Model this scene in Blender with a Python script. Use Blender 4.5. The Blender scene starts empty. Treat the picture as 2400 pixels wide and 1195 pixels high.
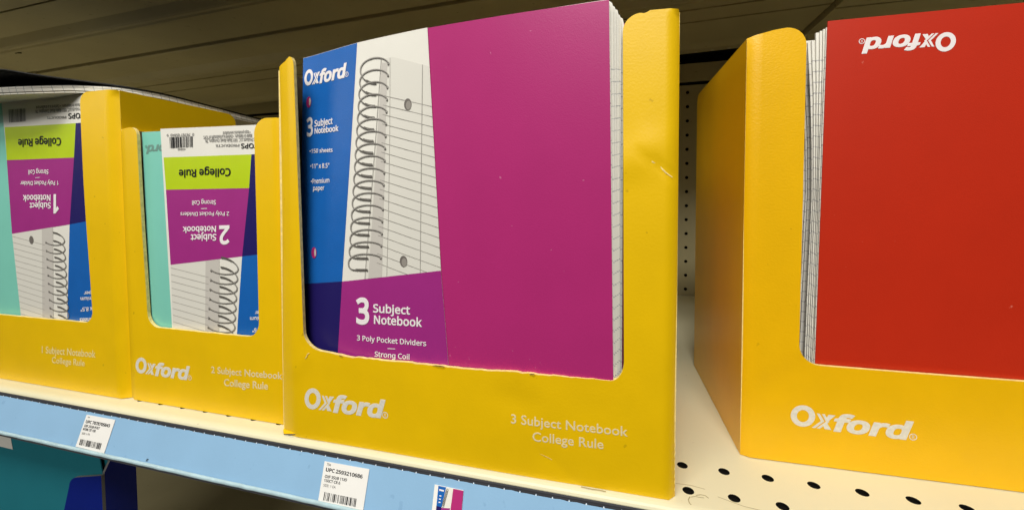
import bpy, math, os, random
from mathutils import Vector, Matrix
from mathutils.geometry import delaunay_2d_cdt

random.seed(7)
SC = bpy.context.scene
COL = SC.collection

# ------------------------------------------------------------------ camera
W_PX, H_PX, F_PX, PY = 2400.0, 1195.0, 951.35, 502.86
cam_d = bpy.data.cameras.new('camera')
cam = bpy.data.objects.new('camera', cam_d)
COL.objects.link(cam)
cam_d.sensor_fit = 'HORIZONTAL'
cam_d.sensor_width = 36.0
cam_d.lens = F_PX / W_PX * 36.0
cam_d.shift_y = (PY - H_PX / 2) / W_PX
cam_d.clip_start = 0.01
cam_d.clip_end = 50
YAW, PITCH, ROLL = 0.2606, -0.0390, 0.0057
fwd = Vector((-math.sin(YAW) * math.cos(PITCH), math.cos(YAW) * math.cos(PITCH), math.sin(PITCH)))
rgt = Vector((math.cos(YAW), math.sin(YAW), 0))
dwn = fwd.cross(rgt)
r2 = rgt * math.cos(ROLL) + dwn * math.sin(ROLL)
d2 = -rgt * math.sin(ROLL) + dwn * math.cos(ROLL)
CAM = Vector((-0.0103, -0.2621, 0.1791))
m3 = Matrix((r2, -d2, -fwd)).transposed()
cam.matrix_world = Matrix.Translation(CAM) @ m3.to_4x4()
SC.camera = cam

# ------------------------------------------------------------------ world and lamps
world = bpy.data.worlds.new('World')
SC.world = world
world.use_nodes = True
bg = world.node_tree.nodes['Background']
# the store around the shelf: pale ceiling above, dim aisle and floor below
wn, wl = world.node_tree.nodes, world.node_tree.links
wtc = wn.new('ShaderNodeTexCoord')
wsep = wn.new('ShaderNodeSeparateXYZ')
wl.new(wtc.outputs['Generated'], wsep.inputs[0])
wramp = wn.new('ShaderNodeValToRGB')
wmr = wn.new('ShaderNodeMapRange')
wmr.inputs[1].default_value, wmr.inputs[2].default_value = -1, 1
wl.new(wsep.outputs['Z'], wmr.inputs[0])
wl.new(wmr.outputs[0], wramp.inputs[0])
el = wramp.color_ramp.elements
el[0].position, el[0].color = 0.30, (0.06, 0.054, 0.045, 1)
el[1].position, el[1].color = 0.78, (0.80, 0.77, 0.70, 1)
e_ = el.new(0.52)
e_.color = (0.13, 0.122, 0.105, 1)
wl.new(wramp.outputs[0], bg.inputs[0])
bg.inputs[1].default_value = 0.22


def lamp(name, loc, target, size, energy, colour=(1, 0.975, 0.925)):
    d = bpy.data.lights.new(name, 'AREA')
    d.shape = 'RECTANGLE'
    d.size, d.size_y = size
    d.energy = energy
    d.color = colour
    o = bpy.data.objects.new(name, d)
    COL.objects.link(o)
    o.location = loc
    o.rotation_euler = (Vector(target) - Vector(loc)).to_track_quat('-Z', 'Y').to_euler()
    return o


# ceiling fittings over the aisle, then an added lamp for label sheen
lamp('area_lamp', (-0.18, -0.80, 1.38), (-0.10, -0.05, 0.15), (0.85, 0.36), 21)
lamp('area_lamp', (0.12, -2.4, 1.80), (0.0, 0.0, 0.2), (1.4, 0.5), 36)
lamp('area_lamp', (-2.25, -1.40, 0.88), (-0.25, 0.0, 0.25), (0.8, 0.45), 5)  # added low at the left to put a sheen on the blue label

SC.view_settings.view_transform = 'Standard'
SC.view_settings.look = 'None'
SC.view_settings.exposure = 0.0
SC.view_settings.gamma = 1.0
SC.view_settings.use_curve_mapping = False
SC.cycles.use_denoising = True
SC.cycles.max_bounces = 10
SC.cycles.diffuse_bounces = 6


# ------------------------------------------------------------------ materials
def lin(r, g, b):
    def f(c):
        c /= 255.0
        return c / 12.92 if c <= 0.04045 else ((c + 0.055) / 1.055) ** 2.4
    return (f(r), f(g), f(b), 1)


def mat(name, col, rough=0.5, spec=0.4, bump=0.0, bscale=900.0, vary=0.0, vscale=14.0, fleck=None, metallic=0.0, bstretch=(1, 1, 1)):
    m = bpy.data.materials.new(name)
    m.use_nodes = True
    nt = m.node_tree
    N, L = nt.nodes, nt.links
    p = N['Principled BSDF']
    p.inputs['Base Color'].default_value = col
    p.inputs['Roughness'].default_value = rough
    p.inputs['Specular IOR Level'].default_value = spec
    p.inputs['Metallic'].default_value = metallic
    tc = N.new('ShaderNodeTexCoord')
    src = None
    if vary > 0:
        n = N.new('ShaderNodeTexNoise')
        n.inputs['Scale'].default_value = vscale
        n.inputs['Detail'].default_value = 6
        L.new(tc.outputs['Object'], n.inputs['Vector'])
        mr = N.new('ShaderNodeMapRange')
        mr.inputs[1].default_value, mr.inputs[2].default_value = 0.3, 0.7
        mr.inputs[3].default_value, mr.inputs[4].default_value = 1 - vary, 1 + vary
        L.new(n.outputs['Fac'], mr.inputs[0])
        hs = N.new('ShaderNodeHueSaturation')
        hs.inputs['Color'].default_value = col
        L.new(mr.outputs[0], hs.inputs['Value'])
        L.new(hs.outputs['Color'], p.inputs['Base Color'])
        src = hs.outputs['Color']
    if fleck:
        # sparse specks of dust and lint: (colour, scale, threshold, amount)
        fc, fs, ft, fa = fleck
        v = N.new('ShaderNodeTexNoise')
        v.inputs['Scale'].default_value = fs
        v.inputs['Detail'].default_value = 2
        L.new(tc.outputs['Object'], v.inputs['Vector'])
        mr = N.new('ShaderNodeMapRange')
        mr.inputs[1].default_value, mr.inputs[2].default_value = ft, ft + 0.03
        mr.inputs[4].default_value = fa
        L.new(v.outputs['Fac'], mr.inputs[0])
        mx = N.new('ShaderNodeMix')
        mx.data_type = 'RGBA'
        mx.inputs['A'].default_value = col
        mx.inputs['B'].default_value = fc
        if src:
            L.new(src, mx.inputs['A'])
        L.new(mr.outputs[0], mx.inputs['Factor'])
        L.new(mx.outputs['Result'], p.inputs['Base Color'])
    if bump > 0:
        n = N.new('ShaderNodeTexNoise')
        n.inputs['Scale'].default_value = bscale
        n.inputs['Detail'].default_value = 4
        mp = N.new('ShaderNodeMapping')
        mp.inputs['Scale'].default_value = bstretch
        L.new(tc.outputs['Object'], mp.inputs['Vector'])
        L.new(mp.outputs['Vector'], n.inputs['Vector'])
        b = N.new('ShaderNodeBump')
        b.inputs['Strength'].default_value = bump
        b.inputs['Distance'].default_value = 0.0006
        L.new(n.outputs['Fac'], b.inputs['Height'])
        L.new(b.outputs['Normal'], p.inputs['Normal'])
    return m


def page_mat(name, col, line_col, top=9.0):
    """Paper with college rule: the rule lines are printed every 7.1 mm along the vertex attribute 'rule'."""
    m = mat(name, col, 0.7, 0.2)
    nt = m.node_tree
    N, L = nt.nodes, nt.links
    p = N['Principled BSDF']
    at = N.new('ShaderNodeAttribute')
    at.attribute_name = 'rule'
    tc = N.new('ShaderNodeTexCoord')
    nz = N.new('ShaderNodeTexNoise')
    nz.inputs['Scale'].default_value = 900
    L.new(tc.outputs['Object'], nz.inputs['Vector'])

    def math_(op, a, b=None):
        n = N.new('ShaderNodeMath')
        n.operation = op
        for i, x in enumerate((a, b)):
            if x is None:
                continue
            if isinstance(x, (int, float)):
                n.inputs[i].default_value = x
            else:
                L.new(x, n.inputs[i])
        return n.outputs[0]
    jit = math_('MULTIPLY', nz.outputs['Fac'], 0.0011)
    a = math_('ADD', at.outputs['Fac'], jit)
    f = math_('FRACT', math_('DIVIDE', a, 0.0071))
    on = math_('LESS_THAN', f, 0.085)
    sep = N.new('ShaderNodeSeparateXYZ')
    L.new(tc.outputs['Object'], sep.inputs[0])
    on = math_('MULTIPLY', on, math_('LESS_THAN', sep.outputs['Z'], top))
    n2 = N.new('ShaderNodeTexNoise')
    n2.inputs['Scale'].default_value = 350
    L.new(tc.outputs['Object'], n2.inputs['Vector'])
    on = math_('MULTIPLY', on, math_('ADD', n2.outputs['Fac'], 0.35))
    mx = N.new('ShaderNodeMix')
    mx.data_type = 'RGBA'
    mx.inputs['A'].default_value = col
    mx.inputs['B'].default_value = line_col
    L.new(math_('MULTIPLY', on, 0.60), mx.inputs['Factor'])
    L.new(mx.outputs['Result'], p.inputs['Base Color'])
    return m


M = {}
M['card'] = mat('yellow_card', lin(236, 191, 5), 0.38, 0.36, 0.14, 700, 0.035, 30, fleck=(lin(150, 115, 12), 160, 0.74, 0.35))
M['card_orange'] = mat('warm_yellow_card', lin(238, 184, 5), 0.34, 0.42, 0.24, 520, 0.03, 30, fleck=(lin(160, 115, 12), 160, 0.75, 0.3), bstretch=(1, 1, 1.6))
M['card_edge'] = mat('torn_card_edge', lin(238, 214, 140), 0.8, 0.1, 0.4, 900, 0.15, 300)
M['board'] = mat('grey_board', lin(120, 110, 88), 0.85, 0.1, 0.3, 600, 0.15, 200)
M['print'] = mat('white_print', lin(224, 219, 205), 0.55, 0.3, 0, 1, 0.08, 600)
M['print_thin'] = mat('thin_white_print', lin(230, 214, 168), 0.55, 0.3, 0, 1, 0.10, 700)
M['print_worn'] = mat('worn_white_print', lin(234, 216, 150), 0.55, 0.3, 0, 1, 0.12, 700)
M['magenta'] = mat('magenta_poly', lin(178, 44, 114), 0.36, 0.38, 0.15, 1500, 0.03, 25, fleck=(lin(215, 140, 170), 260, 0.755, 0.5))
M['red'] = mat('red_poly', lin(190, 43, 18), 0.40, 0.36, 0.16, 1500, 0.03, 25, fleck=(lin(220, 130, 110), 240, 0.77, 0.5))
M['teal'] = mat('mint_poly', lin(128, 205, 186), 0.38, 0.38, 0.15, 1300, 0.03, 25)
M['dark_teal'] = mat('deep_teal_poly', lin(34, 118, 130), 0.5, 0.3, 0.2, 1200, 0.03, 25)
M['black_poly'] = mat('black_poly', lin(22, 21, 20), 0.5, 0.4, 0.2, 900)
M['navy_card'] = mat('navy_card', lin(8, 30, 120), 0.5, 0.35, 0.2, 700, 0.05, 40)
M['lab_white'] = mat('label_white', lin(232, 229, 218), 0.42, 0.35, 0.12, 1400, 0.02, 40)
M['lab_blue'] = mat('label_blue', lin(24, 98, 178), 0.34, 0.40, 0.26, 1400, 0.04, 60)
M['lab_navy'] = mat('label_navy', lin(34, 26, 94), 0.42, 0.28, 0.15, 1400)
M['lab_purple'] = mat('label_purple', lin(160, 44, 128), 0.40, 0.38, 0.15, 1400, 0.03, 50)
M['lab_lime'] = mat('label_lime', lin(184, 208, 12), 0.40, 0.38, 0.15, 1400, 0.03, 50)
M['lab_text'] = mat('label_text_white', lin(240, 234, 232), 0.45, 0.3)
M['lab_page'] = mat('label_page_tint', lin(222, 219, 208), 0.42, 0.35, 0.12, 1400)
M['lab_shade'] = mat('label_page_grey', lin(200, 195, 186), 0.42, 0.35)
M['lab_line'] = mat('label_rule_grey', lin(160, 156, 148), 0.45, 0.3)
M['coil_dark'] = mat('printed_coil_dark', lin(92, 88, 82), 0.42, 0.35)
M['coil_light'] = mat('printed_coil_light', lin(186, 182, 174), 0.42, 0.35)
M['hole_grey'] = mat('printed_hole', lin(112, 106, 100), 0.45, 0.3)
M['hole_grey2'] = mat('printed_hole_light', lin(150, 144, 136), 0.45, 0.3)
M['ink'] = mat('black_ink', lin(28, 28, 30), 0.5, 0.3)
M['ink_grey'] = mat('grey_ink', lin(105, 103, 100), 0.5, 0.3)
M['grey_print'] = mat('grey_cover_print', lin(112, 150, 138), 0.45, 0.3)
M['page'] = page_mat('ruled_paper', lin(232, 228, 216), lin(112, 120, 134))
M['page_margin'] = page_mat('ruled_paper_top_margin', lin(234, 231, 220), lin(120, 126, 138), .2535)
M['page_foot'] = page_mat('ruled_paper_foot_margin', lin(234, 231, 220), lin(104, 110, 124), .2680)
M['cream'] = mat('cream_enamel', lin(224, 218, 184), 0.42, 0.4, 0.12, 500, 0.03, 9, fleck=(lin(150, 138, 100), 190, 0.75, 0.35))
M['cream_shaded'] = mat('shaded_cream_enamel', lin(168, 158, 120), 0.55, 0.3, 0.15, 400, 0.08, 7, fleck=(lin(110, 98, 66), 120, 0.72, 0.4))  # cream enamel darkened, shade of back wall and bottom shelf put into colour
M['underside'] = mat('shaded_underside_enamel', lin(186, 175, 136), 0.50, 0.35, 0.15, 400, 0.10, 7, fleck=(lin(110, 98, 66), 120, 0.72, 0.4))  # same enamel darkened, dimness beneath the upper shelf put into its colour
M['dark_gap'] = mat('dark_cavity', lin(18, 16, 12), 0.9, 0.1)
M['channel'] = mat('dark_grey_plastic', lin(66, 66, 70), 0.42, 0.4, 0.1, 500, 0.06, 80)
M['strip'] = mat('pale_blue_paper', lin(142, 183, 216), 0.48, 0.35, 0.10, 900, 0.035, 25, fleck=(lin(120, 160, 195), 110, 0.70, 0.4))
M['strip_edge'] = mat('white_paper_edge', lin(236, 240, 242), 0.6, 0.2)
M['lip_clear'] = mat('milky_plastic', lin(178, 204, 210), 0.25, 0.5, 0.3, 300, 0.10, 120)
M['tag'] = mat('tag_paper', lin(238, 236, 230), 0.55, 0.3, 0.1, 900, 0.02, 60)
M['pencil'] = mat('pencil_mark', lin(170, 158, 118), 0.6, 0.2)
M['scuff'] = mat('dark_scuff', lin(70, 62, 48), 0.7, 0.2)
M['light_spot'] = mat('painted_light_spot', lin(225, 220, 205), 0.6, 0.2)  # pale colour standing in for light through small holes


# ------------------------------------------------------------------ mesh building
def inside(p, poly):
    x, y = p
    c = False
    j = len(poly) - 1
    for i in range(len(poly)):
        xi, yi = poly[i]
        xj, yj = poly[j]
        if (yi > y) != (yj > y) and x < (xj - xi) * (y - yi) / (yj - yi) + xi:
            c = not c
        j = i
    return c


def resample(poly, step):
    out = []
    n = len(poly)
    for i in range(n):
        a, b = poly[i], poly[(i + 1) % n]
        k = max(1, int(math.ceil(math.hypot(b[0] - a[0], b[1] - a[1]) / step)))
        for j in range(k):
            t = j / k
            out.append((a[0] + (b[0] - a[0]) * t, a[1] + (b[1] - a[1]) * t))
    return out


def arc(cx, cy, r, a0, a1, n=6, ry=None):
    ry = r if ry is None else ry
    return [(cx + r * math.cos(math.radians(a0 + (a1 - a0) * i / n)), cy + ry * math.sin(math.radians(a0 + (a1 - a0) * i / n))) for i in range(n + 1)]


class MB:
    """Collects faces in world coordinates; build() links them as ONE mesh object under a parent."""

    def __init__(self):
        self.v, self.f, self.m, self.s, self.r, self.mats = [], [], [], [], [], []

    def mi(self, key):
        m = M[key]
        if m not in self.mats:
            self.mats.append(m)
        return self.mats.index(m)

    def vert(self, p, rule=0.0):
        self.v.append(tuple(p))
        self.r.append(rule)
        return len(self.v) - 1

    def face(self, idx, key, smooth=False):
        self.f.append(tuple(idx))
        self.m.append(self.mi(key))
        self.s.append(smooth)

    def quad(self, pts, key, rules=None):
        self.face([self.vert(p, rules[i] if rules else 0.0) for i, p in enumerate(pts)], key)

    def box(self, lo, hi, key):
        (a, b, c), (d, e, f) = lo, hi
        P = [(a, b, c), (d, b, c), (d, e, c), (a, e, c), (a, b, f), (d, b, f), (d, e, f), (a, e, f)]
        for q in ((0, 3, 2, 1), (4, 5, 6, 7), (0, 1, 5, 4), (2, 3, 7, 6), (1, 2, 6, 5), (3, 0, 4, 7)):
            self.quad([P[i] for i in q], key)

    def sheet(self, poly, fmap, thick, key, step=0.01, back=None, edge=None, rule=None, smooth=True, d0=0.0):
        """A flat outline (u,v) carried onto a surface: fmap(u, v, depth) -> point; thick=0 gives a printed area."""
        if sum(poly[i][0] * poly[(i + 1) % len(poly)][1] - poly[(i + 1) % len(poly)][0] * poly[i][1] for i in range(len(poly))) < 0:
            poly = poly[::-1]
        out = resample(poly, step)
        n = len(out)
        pts = list(out)
        us, vs = [p[0] for p in out], [p[1] for p in out]
        u = min(us) + step * 0.5
        while u < max(us):
            v = min(vs) + step * 0.5
            while v < max(vs):
                if inside((u, v), out):
                    dm = min((u - q[0]) ** 2 + (v - q[1]) ** 2 for q in out)
                    if dm > (0.45 * step) ** 2:
                        pts.append((u, v))
                v += step
            u += step
        co, _, fa, *_ = delaunay_2d_cdt([Vector(p) for p in pts], [(i, (i + 1) % n) for i in range(n)], [], 0, 1e-7)
        tris = []
        for t in fa:
            c = [sum(co[i][k] for i in t) / len(t) for k in (0, 1)]
            if inside(c, out):
                a = sum(co[t[i]][0] * co[t[(i + 1) % len(t)]][1] - co[t[(i + 1) % len(t)]][0] * co[t[i]][1] for i in range(len(t)))
                if abs(a) < 3e-8:
                    continue
                tris.append(tuple(t) if a > 0 else tuple(reversed(t)))
        R = (lambda p: rule(p[0], p[1])) if rule else (lambda p: 0.0)
        fi = [self.vert(fmap(p[0], p[1], d0), R(p)) for p in co]
        for t in tris:
            self.face([fi[i] for i in t], key, smooth)
        if thick:
            bi = [self.vert(fmap(p[0], p[1], d0 + thick), R(p)) for p in co]
            for t in tris:
                self.face([bi[i] for i in reversed(t)], back or key, smooth)
            wi = [(self.vert(fmap(p[0], p[1], d0), R(p)), self.vert(fmap(p[0], p[1], d0 + thick), R(p))) for p in out]
            for i in range(n):
                a, b = wi[i], wi[(i + 1) % n]
                self.face([a[0], a[1], b[1], b[0]], edge or key, False)

    def ribbon(self, pts, width, fmap, d, key, taper=None):
        n = len(pts)
        L, Rr = [], []
        for i, p in enumerate(pts):
            a, b = pts[max(0, i - 1)], pts[min(n - 1, i + 1)]
            dx, dy = b[0] - a[0], b[1] - a[1]
            l = math.hypot(dx, dy) or 1
            w = width * (taper(i / (n - 1)) if taper else 1) / 2
            L.append(self.vert(fmap(p[0] - dy / l * w, p[1] + dx / l * w, d)))
            Rr.append(self.vert(fmap(p[0] + dy / l * w, p[1] - dx / l * w, d)))
        for i in range(n - 1):
            self.face([L[i], Rr[i], Rr[i + 1], L[i + 1]], key)

    def flat(self, poly, fmap, d, key):
        self.face([self.vert(fmap(p[0], p[1], d)) for p in poly], key)

    def ring(self, c, ro, ri, fmap, d, key, n=24):
        for i in range(n):
            a, b = 2 * math.pi * i / n, 2 * math.pi * (i + 1) / n
            self.face([self.vert(fmap(c[0] + r * math.cos(t), c[1] + r * math.sin(t), d)) for r, t in ((ri, a), (ro, a), (ro, b), (ri, b))], key)

    def tube(self, pts, r, key, n=8):
        rings = []
        for i, p in enumerate(pts):
            t = (Vector(pts[min(len(pts) - 1, i + 1)]) - Vector(pts[max(0, i - 1)])).normalized()
            a = t.cross(Vector((0.3, 0.2, 1))).normalized()
            b = t.cross(a)
            rings.append([self.vert(Vector(p) + (a * math.cos(2 * math.pi * k / n) + b * math.sin(2 * math.pi * k / n)) * r) for k in range(n)])
        for i in range(len(pts) - 1):
            for k in range(n):
                self.face([rings[i][k], rings[i][(k + 1) % n], rings[i + 1][(k + 1) % n], rings[i + 1][k]], key, True)

    def extrude_x(self, prof, x0, x1, key, smooth=False, keys=None):
        """A profile of (y,z) points swept along X."""
        for i in range(len(prof) - 1):
            (a, b), (c, d) = prof[i], prof[i + 1]
            self.quad([(x0, a, b), (x1, a, b), (x1, c, d), (x0, c, d)], keys[i] if keys else key)

    def build(self, name, parent=None, recalc=False):
        me = bpy.data.meshes.new(name)
        inv = parent.matrix_world.inverted() if parent else Matrix()
        if parent and parent.parent:
            inv = (parent.parent.matrix_world @ parent.matrix_local).inverted()
        me.from_pydata([tuple(inv @ Vector(p)) for p in self.v], [], self.f)
        for m in self.mats:
            me.materials.append(m)
        me.polygons.foreach_set('material_index', self.m)
        me.polygons.foreach_set('use_smooth', self.s)
        at = me.attributes.new('rule', 'FLOAT', 'POINT')
        at.data.foreach_set('value', self.r)
        me.update()
        o = bpy.data.objects.new(name, me)
        COL.objects.link(o)
        if parent:
            o.parent = parent
        return o


def thing(name, label, cat, loc, rot=0.0, group=None, kind=None):
    o = bpy.data.objects.new(name, None)
    COL.objects.link(o)
    o.empty_display_size = 0.02
    o.location = loc
    o.rotation_euler = (0, 0, rot)
    o.matrix_world = Matrix.Translation(Vector(loc)) @ Matrix.Rotation(rot, 4, 'Z')
    tag(o, label, cat, group, kind)
    return o


def tag(o, label=None, cat=None, group=None, kind=None):
    for k, v in (('label', label), ('category', cat), ('group', group), ('kind', kind)):
        if v:
            o[k] = v


# ------------------------------------------------------------------ lettering
FONT_DIR = os.path.join(bpy.utils.system_resource('DATAFILES') or '', 'fonts')
try:
    SANS = bpy.data.fonts.load(os.path.join(FONT_DIR, 'NotoSansHebrew-Regular.woff2'))
except Exception:
    SANS = None
_gc = {}


def glyphs(body, font, weight, shear=0.0, spacing=1.0):
    key = (body, font, weight, shear, spacing)
    if key in _gc:
        return _gc[key]
    c = bpy.data.curves.new('lettering', 'FONT')
    c.body = body
    if font == 'sans' and SANS:
        c.font = SANS
    c.resolution_u = 3
    c.bevel_depth = weight
    c.bevel_resolution = 1
    c.shear = shear
    c.space_character = spacing
    o = bpy.data.objects.new('lettering', c)
    COL.objects.link(o)
    bpy.context.view_layer.update()
    me = bpy.data.meshes.new_from_object(o.evaluated_get(bpy.context.evaluated_depsgraph_get()))
    vs = [tuple(v.co) for v in me.vertices]
    fs = [tuple(p.vertices) for p in me.polygons if weight == 0 or max(vs[i][2] for i in p.vertices) > 1e-6]
    used = sorted({i for f in fs for i in f})
    rm = {i: k for k, i in enumerate(used)}
    vs = [vs[i] for i in used]
    fs = [tuple(rm[i] for i in f) for f in fs]
    bpy.data.objects.remove(o)
    bpy.data.curves.remove(c)
    bpy.data.meshes.remove(me)
    _gc[key] = (vs, fs)
    return _gc[key]


_cap = {}


def write(mb, body, A, B, T, fmap, d, key, font='sans', weight=0.022, shear=0.0, spacing=1.0):
    """Lettering from baseline start A to baseline end B; T is the top of a capital above A."""
    vs, fs = glyphs(body, font, weight, shear, spacing)
    if font not in _cap:
        _cap[font] = max(v[1] for v in glyphs('H', font, 0.0)[0])
    cap = _cap[font]
    x0, x1 = min(v[0] for v in vs), max(v[0] for v in vs)
    ids = []
    for x, y, z in vs:
        u, v = (x - x0) / (x1 - x0), y / cap
        p = (A[0] + (B[0] - A[0]) * u + (T[0] - A[0]) * v, A[1] + (B[1] - A[1]) * u + (T[1] - A[1]) * v)
        ids.append(mb.vert(fmap(p[0], p[1], d - (0.00006 * max(z, 0) / weight if weight else 0))))
    for f in fs:
        mb.face([ids[i] for i in f], key)


def wordmark(mb, A, B, T, fmap, d, key, reg=True):
    """The wordmark: a heavy round O, an x made of two chevrons and two wedges, then slanted bold 'ford'."""
    Wd = 5.25

    def P(u, v):
        u = u / Wd
        return (A[0] + (B[0] - A[0]) * u + (T[0] - A[0]) * v, A[1] + (B[1] - A[1]) * u + (T[1] - A[1]) * v)
    n = 28
    for i in range(n):
        q = []
        for r, k in ((0, i), (1, i), (1, i + 1), (0, i + 1)):
            t = 2 * math.pi * k / n
            rx, ry = ((0.29, 0.285), (0.585, 0.51))[r]
            uu, vv = rx * math.cos(t), ry * math.sin(t)
            q.append(P(0.585 + uu + 0.10 * vv, 0.5 + vv))
        mb.face([mb.vert(fmap(p[0], p[1], d)) for p in q], key)
    for s in (0.0, 0.235):
        for q in (((1.24, .70), (1.38, .70), (1.60, .36), (1.44, .36)), ((1.44, .36), (1.60, .36), (1.16, 0), (1.00, 0))):
            mb.flat([P(a + s, b) for a, b in q], fmap, d, key)
    for q in (((1.80, .40), (1.71, .55), (1.80, .70), (2.12, .70)), ((1.55, .16), (1.72, .31), (1.93, 0.0), (1.62, 0.0))):
        mb.flat([P(a, b) for a, b in q], fmap, d, key)
    vs, fs = glyphs('ford', 'sans', 0.042, 0.22)
    x0, x1 = min(v[0] for v in vs), max(v[0] for v in vs)
    sh = 0.22 * 0.76
    ids = []
    for x, y, z in vs:
        u = 2.02 + (x - x0) / (x1 - x0 - sh) * (Wd - 2.02)
        p = P(u, y * 1.26)
        ids.append(mb.vert(fmap(p[0], p[1], d - 0.00006 * max(z, 0) / 0.042)))
    for f in fs:
        mb.face([ids[i] for i in f], key)
    if reg:
        c = P(Wd + 0.33, 0.12)
        h = math.hypot(T[0] - A[0], T[1] - A[1])
        mb.ring(c, 0.15 * h, 0.115 * h, fmap, d, key)
        e = P(Wd + 0.28, 0.05)
        e2, e3 = P(Wd + 0.39, 0.05), P(Wd + 0.28, 0.19)
        write(mb, 'R', e, e2, e3, fmap, d, key, 'sans', 0.01)


def barcode(mb, q, fmap, d, key, seed, n=30):
    """Bars across the quad q = (top-left, top-right, bottom-right, bottom-left)."""
    rr = random.Random(seed)
    t = 0.0
    ws = [rr.choice((1, 1, 2, 3)) for _ in range(2 * n)]
    tot = float(sum(ws))
    for i, w in enumerate(ws):
        a, b = t / tot, (t + w) / tot
        t += w
        if i % 2:
            continue
        def E(p, r, k):
            return (p[0] + (r[0] - p[0]) * k, p[1] + (r[1] - p[1]) * k)
        mb.flat([E(q[3], q[2], a), E(q[3], q[2], b), E(q[0], q[1], b), E(q[0], q[1], a)], fmap, d, key)


def lerp(x, xs, ys):
    if x <= xs[0]:
        return ys[0]
    for i in range(len(xs) - 1):
        if x <= xs[i + 1]:
            t = (x - xs[i]) / (xs[i + 1] - xs[i])
            return ys[i] + (ys[i + 1] - ys[i]) * t
    return ys[-1]

# ------------------------------------------------------------------ setting: back wall
X0, X1 = -1.75, 1.30
PITCH_IN = 0.0254


def cells(mb, xs, ys, half_x, half_y, r, place, key, depth, n=14):
    """Perforated sheet: one square with a round hole per cell, with a short wall inside each hole."""
    for cx in xs:
        for cy in ys:
            sq, ho, hb = [], [], []
            for k in range(n):
                t = 2 * math.pi * (k + 0.5) / n
                c, s = math.cos(t), math.sin(t)
                e = max(abs(c), abs(s))
                sq.append((cx + c / e * half_x, cy + s / e * half_y))
                ho.append((cx + c * r, cy + s * r))
            # square corners
            S = [mb.vert(place(p[0], p[1], 0)) for p in sq]
            H = [mb.vert(place(p[0], p[1], 0)) for p in ho]
            B = [mb.vert(place(p[0], p[1], depth)) for p in ho]
            for k in range(n):
                j = (k + 1) % n
                a, b = sq[k], sq[j]
                on_x = abs(abs(a[0] - cx) - half_x) < 1e-9 and abs(abs(b[0] - cx) - half_x) < 1e-9
                on_y = abs(abs(a[1] - cy) - half_y) < 1e-9 and abs(abs(b[1] - cy) - half_y) < 1e-9
                if on_x or on_y:
                    mb.face([H[k], S[k], S[j], H[j]], key)
                else:
                    corner = (cx + math.copysign(half_x, a[0] - cx), cy + math.copysign(half_y, a[1] - cy))
                    q = mb.vert(place(corner[0], corner[1], 0))
                    mb.face([H[k], S[k], q, S[j], H[j]], key)
                mb.face([H[k], H[j], B[j], B[k]], 'dark_gap')


YB = 0.5324
w = MB()
hx0 = 0.1059
colsx = [hx0 + k * PITCH_IN for k in range(-46, 20)]
rowsz = [0.3678 - k * PITCH_IN for k in range(16)]
cells(w, colsx, rowsz, PITCH_IN / 2, PITCH_IN / 2, 0.0029, lambda a, b, d: (a, YB + d, b), 'cream_shaded', 0.003)
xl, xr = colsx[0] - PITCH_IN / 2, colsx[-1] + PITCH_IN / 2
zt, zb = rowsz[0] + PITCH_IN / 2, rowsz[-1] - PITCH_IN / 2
w.quad([(X0, YB, zb), (xl, YB, zb), (xl, YB, zt), (X0, YB, zt)], 'cream_shaded')
w.quad([(xr, YB, zb), (X1, YB, zb), (X1, YB, zt), (xr, YB, zt)], 'cream_shaded')
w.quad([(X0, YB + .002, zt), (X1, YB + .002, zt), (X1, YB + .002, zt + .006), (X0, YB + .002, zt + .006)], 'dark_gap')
w.box((X0, YB - .002, zt + .006), (X1, YB + .004, 0.418), 'cream_shaded')
w.quad([(X0, YB, -0.50), (X1, YB, -0.50), (X1, YB, zb), (X0, YB, zb)], 'cream_shaded')
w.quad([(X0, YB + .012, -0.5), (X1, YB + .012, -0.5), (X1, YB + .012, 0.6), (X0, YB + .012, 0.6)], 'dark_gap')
o = w.build('back_wall')
tag(o, kind='structure')

# slotted uprights of the back wall
for px in (0.283,):
    t = thing('slotted_upright', 'dark slotted steel upright at the back wall beside the red notebook' if px > 0 else 'dark slotted steel upright at the back wall above the mint notebooks', 'upright', (px, YB, -0.1))
    u = MB()
    u.box((px - .012, YB - .016, -.1), (px - .003, YB - .0022, .43), 'cream_shaded')
    u.box((px + .003, YB - .016, -.1), (px + .012, YB - .0022, .43), 'cream_shaded')
    u.build('rail', t)
    u = MB()
    u.box((px - .003, YB - .008, -.1), (px + .003, YB - .0022, .43), 'dark_gap')
    u.build('slot', t)

# ------------------------------------------------------------------ upper shelf, seen from below, in three sections


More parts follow.
